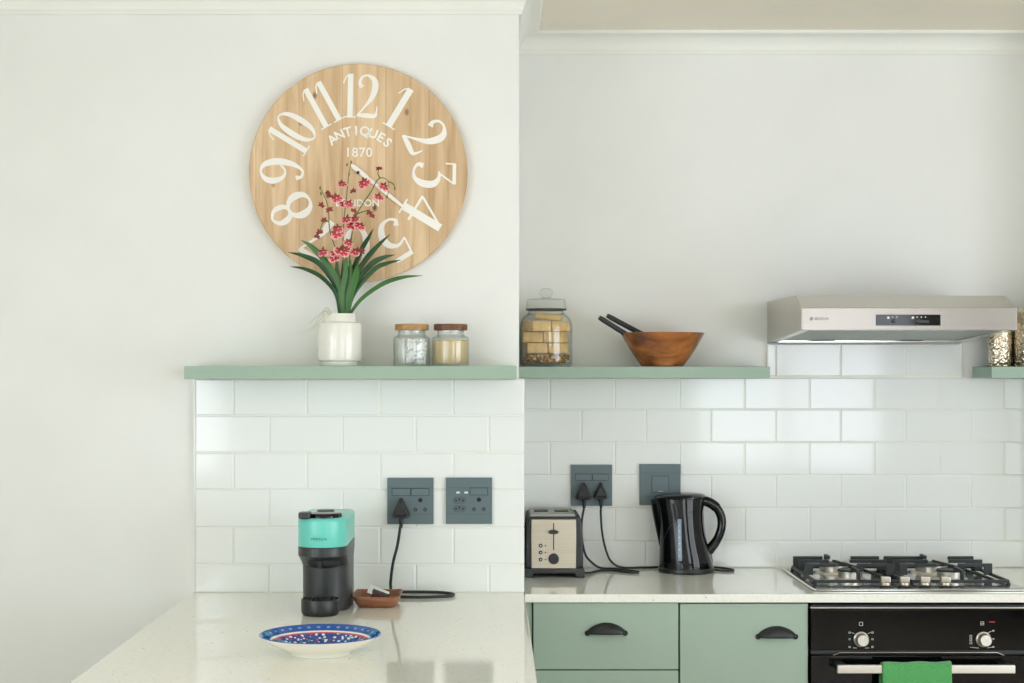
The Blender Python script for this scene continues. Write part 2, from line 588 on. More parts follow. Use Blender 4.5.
# ------------------------------------------------------------------ room shell
YL, YB = 4.384, 4.940         # clock wall plane, alcove back wall plane
XS = 0.074                    # outer corner of the clock wall
ZCEIL = 2.545
XL, XR, YF = -3.0, 3.2, -1.6

struct(MB().box(XL - .1, XR + .1, YF - .1, YB + .15, -.06, 0), 'floor', M['floor'])
struct(MB().box(XL - .1, XR + .1, YF - .1, YB + .15, ZCEIL, ZCEIL + .06), 'ceiling', M['ceil'])
struct(MB().box(XL, XS, YL, YB + .1, 0, ZCEIL), 'wall_back_left', M['wall'])
struct(MB().box(XS, 1.72, YB, YB + .1, 0, ZCEIL), 'wall_back_right', M['wall'])
struct(MB().box(1.72, XR, 4.66, YB + .1, 0, ZCEIL), 'wall_alcove_side', M['wall'])
# side walls: one broad unseen window each, added to brighten the room
ADDED_WIN = [(XL, -1, -1.35, 1.70, .05, 2.40), (XR, 1, -.20, 3.00, .05, 2.40)]
def wall_x(name, x, sgn, holes):
    a, b = sorted((x, x + sgn * .1))
    mb = MB()
    y = YF
    for y0, y1, z0, z1 in holes:
        mb.box(a, b, y, y0, 0, ZCEIL)
        if z0 > 0: mb.box(a, b, y0, y1, 0, z0)
        mb.box(a, b, y0, y1, z1, ZCEIL)
        y = y1
    mb.box(a, b, y, YB + .1, 0, ZCEIL)
    struct(mb, name, M['wall'])
wall_x('wall_left', XL, -1, [ADDED_WIN[0][2:]])
wall_x('wall_right', XR, 1, [(-1.46, -.54, 0, 2.06), ADDED_WIN[1][2:]])
mb = MB().box(XR + .02, XR + .065, -1.455, -.545, .005, 2.055, .003)  # unseen door, added to give the hood a brown reflection
for z0, z1 in ((.2, .95), (1.1, 1.9)):
    for y0, y1 in ((-1.34, -1.03), (-.97, -.66)):
        mb.box(XR + .008, XR + .03, y0, y1, z0, z1, .01)
struct(mb, 'added_door_1', M['doorwood'])
# window wall behind the camera
WIN = [(-2.92, -1.70, .76, 2.40), (1.42, 2.80, .76, 2.40)]
mb = MB()
xs = [XL] + [v for w in WIN for v in w[:2]] + [XR]
for i in range(0, len(xs), 2):
    mb.box(xs[i], xs[i + 1], YF - .12, YF, 0, ZCEIL)
for x0, x1, z0, z1 in WIN:
    mb.box(x0, x1, YF - .12, YF, 0, z0); mb.box(x0, x1, YF - .12, YF, z1, ZCEIL)
struct(mb, 'wall_front', M['wall'])
WN = [0]
def window(to_world, u0, u1, z0, z1, loc, rot):
    """frame in the wall's own plane: u along the wall, d out of the room"""
    WN[0] += 1
    mb = MB()
    def bx(m_, a, b, d0, d1, c, e, bev=.004):
        p, q_ = to_world(a, d0), to_world(b, d1)
        m_.box(min(p[0], q_[0]), max(p[0], q_[0]), min(p[1], q_[1]), max(p[1], q_[1]), c, e, bev)
    nm = 1 if u1 - u0 < 2 else 2
    bars = [(u0, u0 + .05), (u1 - .05, u1)] + [(u0 + (u1 - u0) * k / (nm + 1) - .03, u0 + (u1 - u0) * k / (nm + 1) + .03) for k in range(1, nm + 1)]
    for a, b in bars: bx(mb, a, b, .04, .09, z0, z1)
    for a, b in ((z0, z0 + .05), (z1 - .05, z1)): bx(mb, u0, u1, .04, .09, a, b)
    bx(mb, u0 - .04, u1 + .04, -.05, .02, z0 - .03, z0)
    wf = struct(mb, 'window_%d' % WN[0], M['frame'])
    mb = MB()
    bx(mb, u0 + .04, u1 - .04, .062, .068, z0 + .04, z1 - .04, 0)
    g = mb.build('pane', M['glass'], wf)
    g['kind'] = 'structure'
    ld = bpy.data.lights.new('daylight_portal', 'AREA')
    ld.shape = 'RECTANGLE'; ld.size = u1 - u0; ld.size_y = z1 - z0
    ld.cycles.is_portal = True
    lo = bpy.data.objects.new('daylight_portal', ld)
    lo.location = loc
    lo.rotation_euler = rot
    COL.objects.link(lo)
for x0, x1, z0, z1 in WIN:
    window(lambda u, d: (u, YF - d), x0, x1, z0, z1, ((x0 + x1) / 2, YF - .11, (z0 + z1) / 2), (R(90), 0, 0))
for x, sg, y0, y1, z0, z1 in ADDED_WIN:
    window(lambda u, d, x=x, sg=sg: (x + sg * d, u), y0, y1, z0, z1, (x + sg * .095, (y0 + y1) / 2, (z0 + z1) / 2), (R(90), 0, R(90) * sg))

# cornice: one profile swept round the step of the wall
def cornice():
    prof = [(0.0, 0.0), (0.006, 0.0), (0.008, 0.004), (0.010, 0.010)]
    for k in range(9):
        a = R(90 * k / 8)
        prof.append((0.012 + 0.046 * (1 - math.cos(a)), 0.012 + 0.040 * math.sin(a)))
    prof += [(0.064, 0.0535), (0.068, 0.058), (0.068, ZCEIL - 2.482), (0, ZCEIL - 2.482)]
    path = [((XL, YL), (0, -1)), ((XS, YL), None), ((XS, YB), None), ((1.72, YB), (0, -1))]
    dirs = [Vector((0, -1)), Vector((1, -1)), Vector((1, -1)), Vector((0, -1))]
    rings = []
    for (p, _), d in zip(path, dirs):
        rings.append([(p[0] + d.x * o, p[1] + d.y * o, 2.482 + h) for o, h in prof])
    return MB().loft(rings)
struct(cornice(), 'trim_1', M['cornice'], smooth=30)
struct(MB().box(XL, -.83, YL - .015, YL, 0, .1, .004), 'baseboard_left', M['cornice'])

# tiles ------------------------------------------------------------
def tile_face(mb, x0, x1, z0, z1, yf, seed, axis='Y'):
    """a glazed tile facing -Y (or +X) with pillowed face and rounded arris"""
    rnd = random.Random(seed)
    w, h = x1 - x0, z1 - z0
    e = 0.0026
    us = [0, e * .35, e, e * 1.25, w * .25, w * .5, w * .75, w - e * 1.25, w - e, w - e * .35, w] if w > .02 else [0, e * .35, e, w - e, w - e * .35, w]
    vs = [0, e * .35, e, e * 1.25, h * .33, h * .66, h - e * 1.25, h - e, h - e * .35, h] if h > .02 else [0, e * .35, e, h - e, h - e * .35, h]
    tx, tz = rnd.uniform(-.0032, .0032), rnd.uniform(-.0036, .0036)
    bow = rnd.uniform(.00002, .00007)
    def drop(d):
        if d <= 0: return .0026
        if d < e * .5: return .0009
        return 0
    rows = []
    for v in vs:
        row = []
        for u in us:
            d = max(drop(min(u, w - u)), drop(min(v, h - v)))
            a, b = (2 * u / w - 1), (2 * v / h - 1)
            off = d - bow * (1 - a * a * .5 - b * b * .5) + tx * (u - w / 2) + tz * (v - h / 2)
            if axis == 'Y': row.append(mb.bm.verts.new((x0 + u, yf + off, z0 + v)))
            else: row.append(mb.bm.verts.new((yf - off, x0 + u, z0 + v)))
        rows.append(row)
    for a, b in zip(rows[:-1], rows[1:]):
        for i in range(len(us) - 1):
            mb.bm.faces.new((a[i], a[i + 1], b[i + 1], b[i]))

G = 0.0012   # half grout gap
def tile_rows(mb, x0, x1, zl, yf, offs, seed, axis='Y'):
    for k in range(len(zl) - 1):
        zt, zb = zl[k], zl[k + 1]
        o = offs[k % 2]
        n0 = math.floor((x0 - o) / .2)
        edges = [x0]
        n = n0
        while o + .2 * n < x1:
            if o + .2 * n > x0 + .006: edges.append(o + .2 * n)
            n += 1
        edges.append(x1)
        for a, b in zip(edges[:-1], edges[1:]):
            if b - a > .012:
                tile_face(mb, a + G, b - G, zb + G, zt - G, yf, seed + k * 97 + int(a * 1000), axis)

YTL = 4.371
mb = MB()
zl = [1.4848, 1.3842, 1.2826, 1.181, 1.0794, .9778, .9002]
tile_rows(mb, -.8115, .0885, zl, YTL, (-.7054, -.6079), 11)
tile_rows(mb, YTL + .003, YB - .012, zl, .0885, (4.47, 4.57), 400, 'X')
mb.box(-.8115, .0876, YTL + .0022, YL, .9002, 1.4848, mi=1)
mb.box(XS, .0864, YL + .0002, YB, .9002, 1.4848, mi=1)
mb.box(-.8155, -.8115, YTL - .001, YL, .9002, 1.4848, .001, mi=0)
struct(mb, 'trim_2', [M['tile'], M['grout']], smooth=50)
YTB = 4.927
mb = MB()
zr = [1.4852, 1.388, 1.2866, 1.1852, 1.0838, .9824, .9002]
tile_rows(mb, .090, 1.719, zr, YTB, (.7785, .8746), 900)
mb.box(.0895, 1.719, YTB + .0022, YB, .9002, 1.4852, mi=1)
tile_rows(mb, .847, 1.448, [1.590, 1.4894], YTB, (.8746, .8746), 1900)
mb.box(.847, 1.448, YTB + .0022, YB, 1.4852, 1.590, mi=1)
struct(mb, 'trim_3', [M['tile'], M['grout']], smooth=50)

# ------------------------------------------------------------------ worktops and cabinets
ZT = .900
mb = MB()
mb.box(-.822, .0885, 2.30, 4.384 - .0005, .877, ZT, .0025)
t = thing('peninsula_unit', (-.37, 3.3, 0), 'sage kitchen peninsula base under the pale quartz top with the plate', 'cabinet')
mb2 = MB().box(-.79, .06, 2.36, 4.38, .10, .8765, .002)
mb2.build('carcass', M['sagecab'], t)
mb2 = MB()
for k in range(3):
    y0 = 2.40 + k * .62
    mb2.box(.06, .078, y0 + .002, y0 + .618, .105, .872, .002)
mb2.build('side_panel', M['sagecab'], t)
MB().box(-.74, .02, 2.42, 4.38, 0, .10).build('plinth', M['gap'], t)
o = mb.build('worktop', M['quartz'], origin=(-.37, 3.3, .877))
tag(o, 'long speckled off-white quartz worktop holding the coffee machine and painted plate', 'worktop')
mb = MB().box(.0895, 1.718, 4.343, YTB + .0015, .877, ZT, .0025)
o = mb.build('worktop', M['quartz'], origin=(.8, 4.6, .877))
tag(o, 'speckled off-white quartz worktop holding toaster, kettle and gas hob', 'worktop')

YC = 4.357        # cabinet front plane
MB().box(1.4665, 1.6985, YC, YC + .018, .0, .8765, .0015).box(1.6985, 1.7165, YC, 4.92, .0, .8765, .0015).build('end_panel', M['sagecab'], o, label='sage end panel')
def cup_pull(mb, cx, cz, yf, w=.106, h=.031, d=.022):
    """half-shell cup handle with flared ends"""
    n, m_ = 22, 7
    rings = []
    for i in range(n + 1):
        u = -1 + 2 * i / n
        top = .003 + (h - .006) * (max(0, 1 - abs(u) ** 2.0)) ** .8
        ring = []
        for k in range(m_ + 1):
            a = R(90 * k / m_)
            dd = d * (max(0.0, 1 - abs(u) ** 4)) ** .5
            ring.append((cx + u * w / 2, yf - dd * math.sin(a) - .0003, cz - h * .45 + .003 + top * math.cos(a) * .98))
        rings.append(ring)
    mb.loft(rings, cap0=False, cap1=False, closed=False)
    # rolled lower lip and tabs
    pts = [Vector((cx + w / 2 * u, yf - d * (max(0.0, 1 - abs(u) ** 4)) ** .5 - .001, cz - h * .45 + .002)) for u in [-1 + 2 * i / 24 for i in range(25)]]
    mb.tube(pts, .0022, 8)
    for s in (-1, 1):
        mb.lathe([(0, 0), (.0075, 0), (.0075, -.003), (.005, -.005), (0, -.005)], (cx + s * (w / 2 - .002), yf, cz - h * .4), 16, axis='Y')

def front_panel(mb, x0, x1, z0, z1):
    mb.box(x0, x1, YC, YC + .018, z0, z1, .0016)

zt0 = .8745
du = thing('drawer_unit', (.31, 4.62, 0), 'sage green drawer unit with black cup pulls below the toaster', 'cabinet')
MB().box(.0925, .5095, YC + .0185, 4.92, .1, .8765, .001).build('carcass', M['gap'], du)
MB().box(.0925, .1085, YC + .006, YC + .0185, .1, .8765).build('filler_strip', M['sagecab'], du)
MB().box(.10, .5095, YC + .06, 4.9, 0, .1).build('plinth', M['gap'], du)
zc = ZC - (670 - VY) * YC / F
for a, b in ((zc + .0015, zt0), (.40, zc - .0015), (.105, .397)):
    mb = MB(); front_panel(mb, .1125, .5075, a, b)
    dr = mb.build('drawer', M['sagecab'], du)
    mb = MB()
    cz = ZC - (628.5 - VY) * YC / F if b == zt0 else (a + b) / 2 + .03
    cup_pull(mb, (606.3 - VX) * YC / F, cz, YC)
    mb.build('handle', M['black'], dr, label='black cup handle')
cu = thing('base_cabinet', (.686, 4.62, 0), 'sage green cupboard with one door between drawers and oven', 'cabinet')
MB().box(.5105, .8635, YC + .0185, 4.92, .1, .8765, .001).build('carcass', M['gap'], cu)
MB().box(.5105, .8635, YC + .06, 4.9, 0, .1).build('plinth', M['gap'], cu)
mb = MB(); front_panel(mb, .5120, .8605, .105, zt0 - .0025)
dr = mb.build('door', M['sagecab'], cu)
mb = MB(); cup_pull(mb, (776.7 - VX) * YC / F, ZC - (632 - VY) * YC / F, YC)
mb.build('handle', M['black'], dr, label='black cup handle')

# ------------------------------------------------------------------ oven
ov = thing('built_in_oven', (1.165, 4.62, 0), 'black built-in oven with two silver knobs under the gas hob', 'oven')
OX0, OX1 = .8665, 1.4635
YO = 4.345
MB().box(OX0 + .004, OX1 - .004, YO + .022, 4.90, .12, .868).build('oven_body', M['black'], ov)
MB().box(OX0, OX1, YO + .03, 4.88, 0, .12).build('plinth', M['gap'], ov)
MB().box(OX0 - .002, OX1 + .002, YO - .001, YO + .02, .8612, .8645, .0008).build('trim_strip', M['steel'], ov, label='thin steel strip above the control panel')
cp = MB().box(OX0, OX1, YO, YO + .022, .7475, .858, .0015).build('control_panel', M['ovenglass'], ov)
MB().box(OX0, OX1, YO + .006, YO + .022, .736, .7465, .001).build('vent_strip', M['black'], ov)
mb = MB()
mb.tube([P(833, 655.5, YO + .004), P(840, 652.5, YO + .001), P(997, 652.5, YO + .001), P(1004, 655.5, YO + .004)], .0011, 8)
mb.build('vent_edge', M['steel'], ov)
dr = MB().box(OX0, OX1, YO, YO + .022, .13, .733, .002).build('oven_door', M['ovenglass'], ov)
mb = MB()
hx0, hx1 = .926, 1.403
mb.box(hx0, hx1, 4.288, 4.302, .695, .7175, .002, mi=0)
for x in (hx0, hx1 - .03):
    mb.box(x, x + .03, 4.300, YO + .001, .698, .7145, .003, mi=1)
mb.build('handle', [M['silver'], M['black']], dr, label='silver bar handle on black brackets')
def oven_knob(cx, cz):
    mb = MB()
    mb.lathe([(0, 0), (.0205, 0), (.0205, -.004), (.0175, -.006), (.0165, -.024), (.0145, -.0265), (0, -.0265)], (cx, YO, cz), 32, axis='Y')
    k = mb.build('knob', M['silver'], ov, label='round silver knob')
    mb = MB(); mb.box(cx - .0008, cx + .0008, YO - .0272, YO - .0262, cz + .004, cz + .0135)
    mb.build('pointer', M['white'], k)
kz = ZC - (639.2 - VY) * YO / F
kx1, kx2 = (861 - VX) * YO / F, (983.3 - VX) * YO / F
oven_knob(kx1, kz); oven_knob(kx2, kz)
mb = MB()
def mk_line(a, b, r=.0006, own=True):
    global mb
    if own: mb = MB()
    mb.tube([Vector((a[0], YO - .0004, a[1])), Vector((b[0], YO - .0004, b[1]))], r, 6)
    if own: mb.build('dial_marking', M['whitemark'], cp)
def mk_rect(cx, cz, w, h):
    c = [(cx - w, cz - h), (cx + w, cz - h), (cx + w, cz + h), (cx - w, cz + h)]
    global mb
    mb = MB()
    for i in range(4): mk_line(c[i], c[(i + 1) % 4], own=False)
    mb.build('dial_marking', M['whitemark'], cp)
mk_rect(kx1, kz + .0415, .0045, .0045)
for s in (-1, 1):
    for j, dz in enumerate((.018, 0.0, -.021)):
        mk_rect(kx1 + s * .031, kz + dz, .0022, .0018)
    mk_line((kx1 + s * .022, kz - .0235), (kx1 + s * .011, kz - .024))
    mk_line((kx1 + s * .018, kz + .015), (kx1 + s * .026, kz + .018))
mk_rect(kx2 - .003, kz + .043, .0042, .0042); mk_line((kx2 - .007, kz + .043), (kx2 + .001, kz + .043))
for dz in (.008, -.001, -.010):
    mk_rect(kx2 - .034, kz + dz, .0028, .0026)
mk_line((kx2 - .036, kz - .022), (kx2 - .012, kz - .024)); mk_line((kx2 + .010, kz - .024), (kx2 + .027, kz - .021))
for dz in (.023, .001, -.021):
    mk_rect(kx2 + .027, kz + dz, .002, .0012)
mk_line((kx2 + .012, kz + .017), (kx2 + .022, kz + .022))
mb = MB(); mb.box(kx2 + .016, kx2 + .031, YO - .0006, YO + .0002, kz + .0458, kz + .0482)
mb.build('indicator_mark', M['redmark'], cp, label='small red mark')

# towel over the oven handle
def towel():
    bm = MB()
    x0, x1 = 1.046, 1.2315
    prof = []
    for k in range(10): prof.append((4.3155 + .004 * math.sin(k), .55 + (.7130 - .55) * k / 9))
    for k in range(9):
        a = R(180 * k / 8)
        prof.append((4.2985 + .0135 * math.cos(a), .7165 + .0072 * math.sin(a)))
    for k in range(1, 22): prof.append((4.2840, .7165 - .28 * k / 21))
    nx = 40
    rings = []
    L = len(prof)
    for i in range(nx + 1):
        u = i / nx
        ring = []
        for j, (y, z) in enumerate(prof):
            front = max(0.0, (j - 18) / 20)
            back = max(0.0, (9 - j) / 9)
            w = .0045 * math.sin(u * 9.0 + 1.0) * front + .002 * math.sin(u * 23 + 2) * front
            xs_ = x0 + (x1 - x0) * u + (.004 * front * math.sin(3 * u)) - .006 * back * (1 - u)
            zz = z + (.0035 * u if 9 <= j <= 19 else 0) * .6 + .0012 * math.sin(u * 14) * (1 if j > 6 and j < 22 else 0)
            ring.append((xs_, y + (-abs(w) if j > 18 else abs(w) * .5), zz))
        rings.append(ring)
    bm.loft(rings, cap0=False, cap1=False, closed=False)
    o = bm.build('dish_towel', M['towel'], origin=(1.14, 4.298, .70), smooth=80)
    s = o.modifiers.new('thickness', 'SOLIDIFY'); s.thickness = .0035; s.offset = -1
    return o
tag(towel(), 'bright green terry towel draped over the oven handle', 'towel')

# ------------------------------------------------------------------ gas hob
hb = thing('gas_hob', (1.178, 4.64, ZT), 'stainless gas hob with black cast iron grates set in worktop', 'hob')
mb = MB()
poly = rrect(.882, 1.476, 4.400, 4.882, .012, 5)
rings = []
for z, ins in ((ZT + .0022, .0), (ZT + .0045, .0), (ZT + .0065, .003), (ZT + .0065, .008), (ZT + .0035, .013), (ZT + .0035, .03)):
    rings.append([(1.179 + (p[0] - 1.179) * (1 - ins / .297), 4.641 + (p[1] - 4.641) * (1 - ins / .241), z) for p in poly])
mb.loft(rings)
tray = mb.build('tray', M['polish'], hb)
MB().prism(rrect(.884, 1.474, 4.402, 4.880, .011, 5), 'Z', ZT + .0002, ZT + .0023).build('seal', M['black'], hb, label='black strip for the shadow gap')  # black strip put in as the dark shadow gap under the tray
# burners
for bx, by, r in ((1.035, 4.625, .036), (1.020, 4.775, .044), (1.325, 4.625, .040), (1.310, 4.775, .048)):
    mb = MB().lathe([(0, .0035), (r * 1.25, .0035), (r * 1.2, .008), (r * .95, .010), (r * .95, .024), (r * 1.05, .0255), (r * 1.05, .028), (0, .028)], (bx, by, ZT), 36)
    bn = mb.build('burner', M['silver'], hb)
    mb = MB().lathe([(0, .028), (r * .98, .028), (r * 1.0, .030), (r * .96, .0335), (r * .5, .0345), (0, .0345)], (bx, by, ZT), 36)
    mb.build('burner_cap', M['iron'], bn, label='black burner cap')
# grates
def grate(x0, x1, bx, bx2):
    mb = MB()
    zb, zt = ZT + .0036, ZT + .045
    y0, y1 = 4.520, 4.852
    w = .0045
    # low frame
    mb.box(x0, x1, y0 - w, y0 + w, zb + .004, zb + .0125, .0015)
    mb.box(x0, x1, y1 - w, y1 + w, zb + .004, zb + .0125, .0015)
    mb.box(x0 - w, x0 + w, y0, y1, zb + .004, zb + .0125, .0015)
    mb.box(x1 - w, x1 + w, y0, y1, zb + .004, zb + .0125, .0015)
    for x in (x0, x1):
        for y in (y0, y1):
            mb.lathe([(0, 0), (.006, 0), (.006, .006), (0, .006)], (x, y, zb), 10)
    # raised cross bars: outer foot, top bar, gap over the burner
    for i, y in enumerate((4.665, 4.760, 4.846)):
        for s, xe, gap in ((1, x0, bx - (.034 if i < 2 else .035)), (-1, x1, bx + (.028 if i < 2 else .05))):
            xf = xe + s * .024
            xm = xe + s * .012
            # upright tab
            a, b = sorted((xe, xf))
            mb.box(a, b, y - w, y + w, zb + .008, zt, .0015)
            a, b = sorted((xe, gap))
            mb.box(a, b, y - w * .9, y + w * .9, zt - .010, zt, .0015)
    # fingers in depth, front and back
    mb.prism([(y0, zb + .006), (y0 + .012, zb + .006), (y0 + .012, zt - .012), (4.600, zt - .010), (4.600, zt), (y0 + .004, zt - .001), (y0 - .002, zt - .012)], 'X', bx - w, bx + w, .001)
    mb.prism([(y1, zb + .006), (y1 - .010, zb + .006), (y1 - .010, zt - .004), (4.80, zt - .004), (4.80, zt + .007), (y1 - .004, zt + .007), (y1 + .002, zt - .004)], 'X', bx2 - w, bx2 + w, .001)
    # long diagonal fingers
    for sx in (1,):
        p0, p1 = Vector((bx - .03, 4.72, zt + .001)), Vector((bx + sx * .088, 4.54, zb + .012))
        mb.tube([p0, p0.lerp(p1, .45) + Vector((0, 0, .004)), p1], .0042, 6)
    return mb.build('grate', M['iron'], hb, smooth=30)
grate(.912, 1.172, 1.036, 1.010)
grate(1.186, 1.458, 1.330, 1.300)
for px_ in (885.5, 904.5, 925.0, 945.5):
    x = (px_ - VX) * 4.455 / F
    mb = MB().lathe([(0, .0), (.0195, 0), (.0195, .003), (.0165, .005), (.0155, .0055), (0, .0055)], (x, 4.455, ZT + .0036), 28, mi=1)
    mb.lathe([(.0150, .0055), (.0162, .008), (.0150, .014), (0, .014)], (x, 4.455, ZT + .0036), 28)
    mb.box(x - .0135, x + .0135, 4.4485, 4.4615, ZT + .0166, ZT + .034, .0028)
    mb.build('knob', [M['knobm'], M['black']], hb, label='satin silver control knob')

# ------------------------------------------------------------------ shelves
SD = .19
def shelf(x0, x1, yw, label):
    o = MB().box(x0, x1, yw - SD, yw - .0005, 1.485, 1.519, .0015).build('floating_shelf', M['sage'], origin=((x0 + x1) / 2, yw, 1.485))
    return tag(o, label, 'shelf', 'sage floating shelves')
shelf(-.807, .0640, YL, 'long sage green floating shelf under the clock, carrying the orchid')
shelf(.0745, .8260, YB, 'sage green floating shelf carrying the biscuit jar and wooden bowl')
shelf(1.4830, 1.7195, YB, 'sage green shelf end carrying hammered metal canisters beside the hood')
ZSH = 1.5192

# ------------------------------------------------------------------ range hood
hx0_, hx1_ = .850, 1.4425
hd = thing('range_hood', (1.146, 4.94, 1.592), 'brushed steel cooker hood on the wall above the gas hob', 'range hood')
yf, ys, yw = 4.396, 4.502, YB - .0005
mb = MB()
prof_o = [(yf, 1.6185), (yf, 1.679), (ys, 1.718), (yw, 1.720), (yw, 1.592)]
# side walls, top, slope as a shell 
th = .004
def side(x):
    mb.prism(prof_o, 'X', x, x + th, .0006)
side(hx0_); side(hx1_ - th)
mb.prism([(ys, 1.718 - th), (ys, 1.718), (yw, 1.720), (yw, 1.720 - th)], 'X', hx0_ + th * .5, hx1_ - th * .5)
mb.prism([(yf, 1.679 - th), (yf, 1.679), (ys, 1.718), (ys, 1.718 - th)], 'X', hx0_ + th * .5, hx1_ - th * .5)
mb.box(hx0_ + th * .5, hx1_ - th * .5, yw - th, yw, 1.593, 1.718)
mb.build('canopy', M['steel'], hd, smooth=20)
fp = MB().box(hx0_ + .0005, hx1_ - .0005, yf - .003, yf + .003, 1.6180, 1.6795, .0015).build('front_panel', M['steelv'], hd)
def under(y): return 1.6185 + (1.592 - 1.6185) * (y - yf) / (yw - yf)
mb = MB()
def rail(y0, y1, x0, x1, up=.0):
    mb.prism([(y0, under(y0) + .0005 + up), (y1, under(y1) + .0005 + up), (y1, under(y1) + .008 + up), (y0, under(y0) + .008 + up)], 'X', x0, x1, .0006)
rail(yf + .003, yf + .026, hx0_ + th, hx1_ - th); rail(yw - .03, yw - th, hx0_ + th, hx1_ - th)
rail(yf + .026, yw - .03, hx0_ + th, hx0_ + .026); rail(yf + .026, yw - .03, hx1_ - .026, hx1_ - th)
mb.build('lower_frame', M['polish'], hd)
for a, b in ((hx0_ + .027, 1.145), (1.147, hx1_ - .027)):
    mb = MB()
    mb.prism([(yf + .027, under(yf + .027) + .006), (yw - .031, under(yw - .031) + .006), (yw - .031, under(yw - .031) + .012), (yf + .027, under(yf + .027) + .012)], 'X', a, b)
    fl = mb.build('grease_filter', M['filter'], hd, label='grey metal mesh filter')
    mb = MB(); c = (a + b) / 2
    mb.box(c - .035, c + .035, yw - .060, yw - .050, under(yw - .05) + .0035, under(yw - .05) + .0068, .001)
    mb.build('latch', M['char'], fl)
ybx = yf - .003
cx0, cx1 = (875.8 - VX) * ybx / F, (940.5 - VX) * ybx / F
cz0, cz1 = ZC - (325.6 - VY) * ybx / F, ZC - (314.6 - VY) * ybx / F
pn = MB().box(cx0, cx1, ybx - .002, ybx + .001, cz0, cz1, .0008).build('switch_panel', M['gloss'], fp, label='glossy black switch panel')
for fx in (.27, .66):
    mb = MB()
    x = cx0 + (cx1 - cx0) * fx
    z = cz0 + (cz1 - cz0) * .40
    mb.lathe([(0, 0), (.0055, 0), (.0055, -.004), (.004, -.005), (0, -.005)], (x, ybx - .002, z), 18, axis='Y')
    mb.build('button', M['char'], fp)
mb = MB()
mb.box(cx0 + (cx1 - cx0) * .60, cx0 + (cx1 - cx0) * .82, ybx - .004, ybx - .002, cz0 + .008, cz0 + .015, .001)
mb.build('slider', M['char'], fp)
for fx, n in ((.19, 3), (.57, 4)):
    for k in range(n):
        mb = MB()
        x = cx0 + (cx1 - cx0) * (fx + k * .065)
        mb.box(x - (.003 if k == 0 else .0014), x + (.003 if k == 0 else .0014), ybx - .0026, ybx - .0018, cz1 - .0085 - (.003 if k == 0 else 0), cz1 - .0055)
        mb.build('switch_marking', M['whitemark'], fp)
mb = MB()
tm = text_mesh('BOSCH', .0105, .0006, 1.1, .0)
c = P(821.5, 318.8, ybx - .0004)
mb.mesh(tm, Matrix.Translation(c) @ FACE)
q = P(811.5, 318.8, ybx - .0003)
ring = [(q.x + .0042 * math.cos(a), q.y, q.z + .0042 * math.sin(a)) for a in [2 * math.pi * k / 24 for k in range(25)]]
mb.tube(ring, .0006, 6)
mb.box(q.x - .0018, q.x + .0018, q.y - .0004, q.y, q.z - .0006, q.z + .0006)
mb.box(q.x - .0024, q.x - .0014, q.y - .0004, q.y, q.z - .0028, q.z + .0028)
mb.box(q.x + .0014, q.x + .0024, q.y - .0004, q.y, q.z - .0028, q.z + .0028)
mb.build('brand_lettering', M['darkmark'], fp, smooth=0)

# ------------------------------------------------------------------ canisters
def canister(px0, px1, ptop, Y, label, z1):
    a, b = (px0 - VX) * Y / F, (px1 - VX) * Y / F
    r, cx = (b - a) / 2, (a + b) / 2
    t = thing('metal_canister', (cx, Y, ZSH), label, 'canister', 'hammered canisters on the shelf end')
    h = z1 - ZSH
    MB().lathe([(0, 0), (r * .98, 0), (r, .002), (r, h * .86)] + [(r - .002, h * .86), (r - .002, .003), (0, .003)], (cx, Y, ZSH), 48).build('body', M['hammer'], t)
    MB().lathe([(0, h * .861), (r * 1.01, h * .861), (r * 1.015, h * .88), (r * 1.0, h * .96), (r * .93, h), (0, h)], (cx, Y, ZSH), 48).build('lid', M['hammer'], t)
    return t
canister(987.6, 1011.6, 0, 4.865, 'short hammered metal canister half hidden behind the hood corner', 1.655)
canister(1013.0, 1055.0, 0, 4.855, 'tall hammered metal canister at the outer end of shelf', ZC - (307.6 - VY) * 4.80 / F)

# ------------------------------------------------------------------ clock
YK = 4.358                     # front of the board
CK = P(358.2, 172.8, YK)
ck = thing('wall_clock', (CK.x, YL, CK.z), 'large round pine wall clock with white numerals above the shelf', 'clock')
CR = .2975
mb = MB().lathe([(0, YK - YL), (CR - .003, YK - YL), (CR, YK - YL + .003), (CR, -.0045), (CR - .002, -.0035), (0, -.0035)], (CK.x, YL, CK.z), 120, axis='Y')
face = mb.build('clock_face', M['clockwood'], ck, smooth=30)

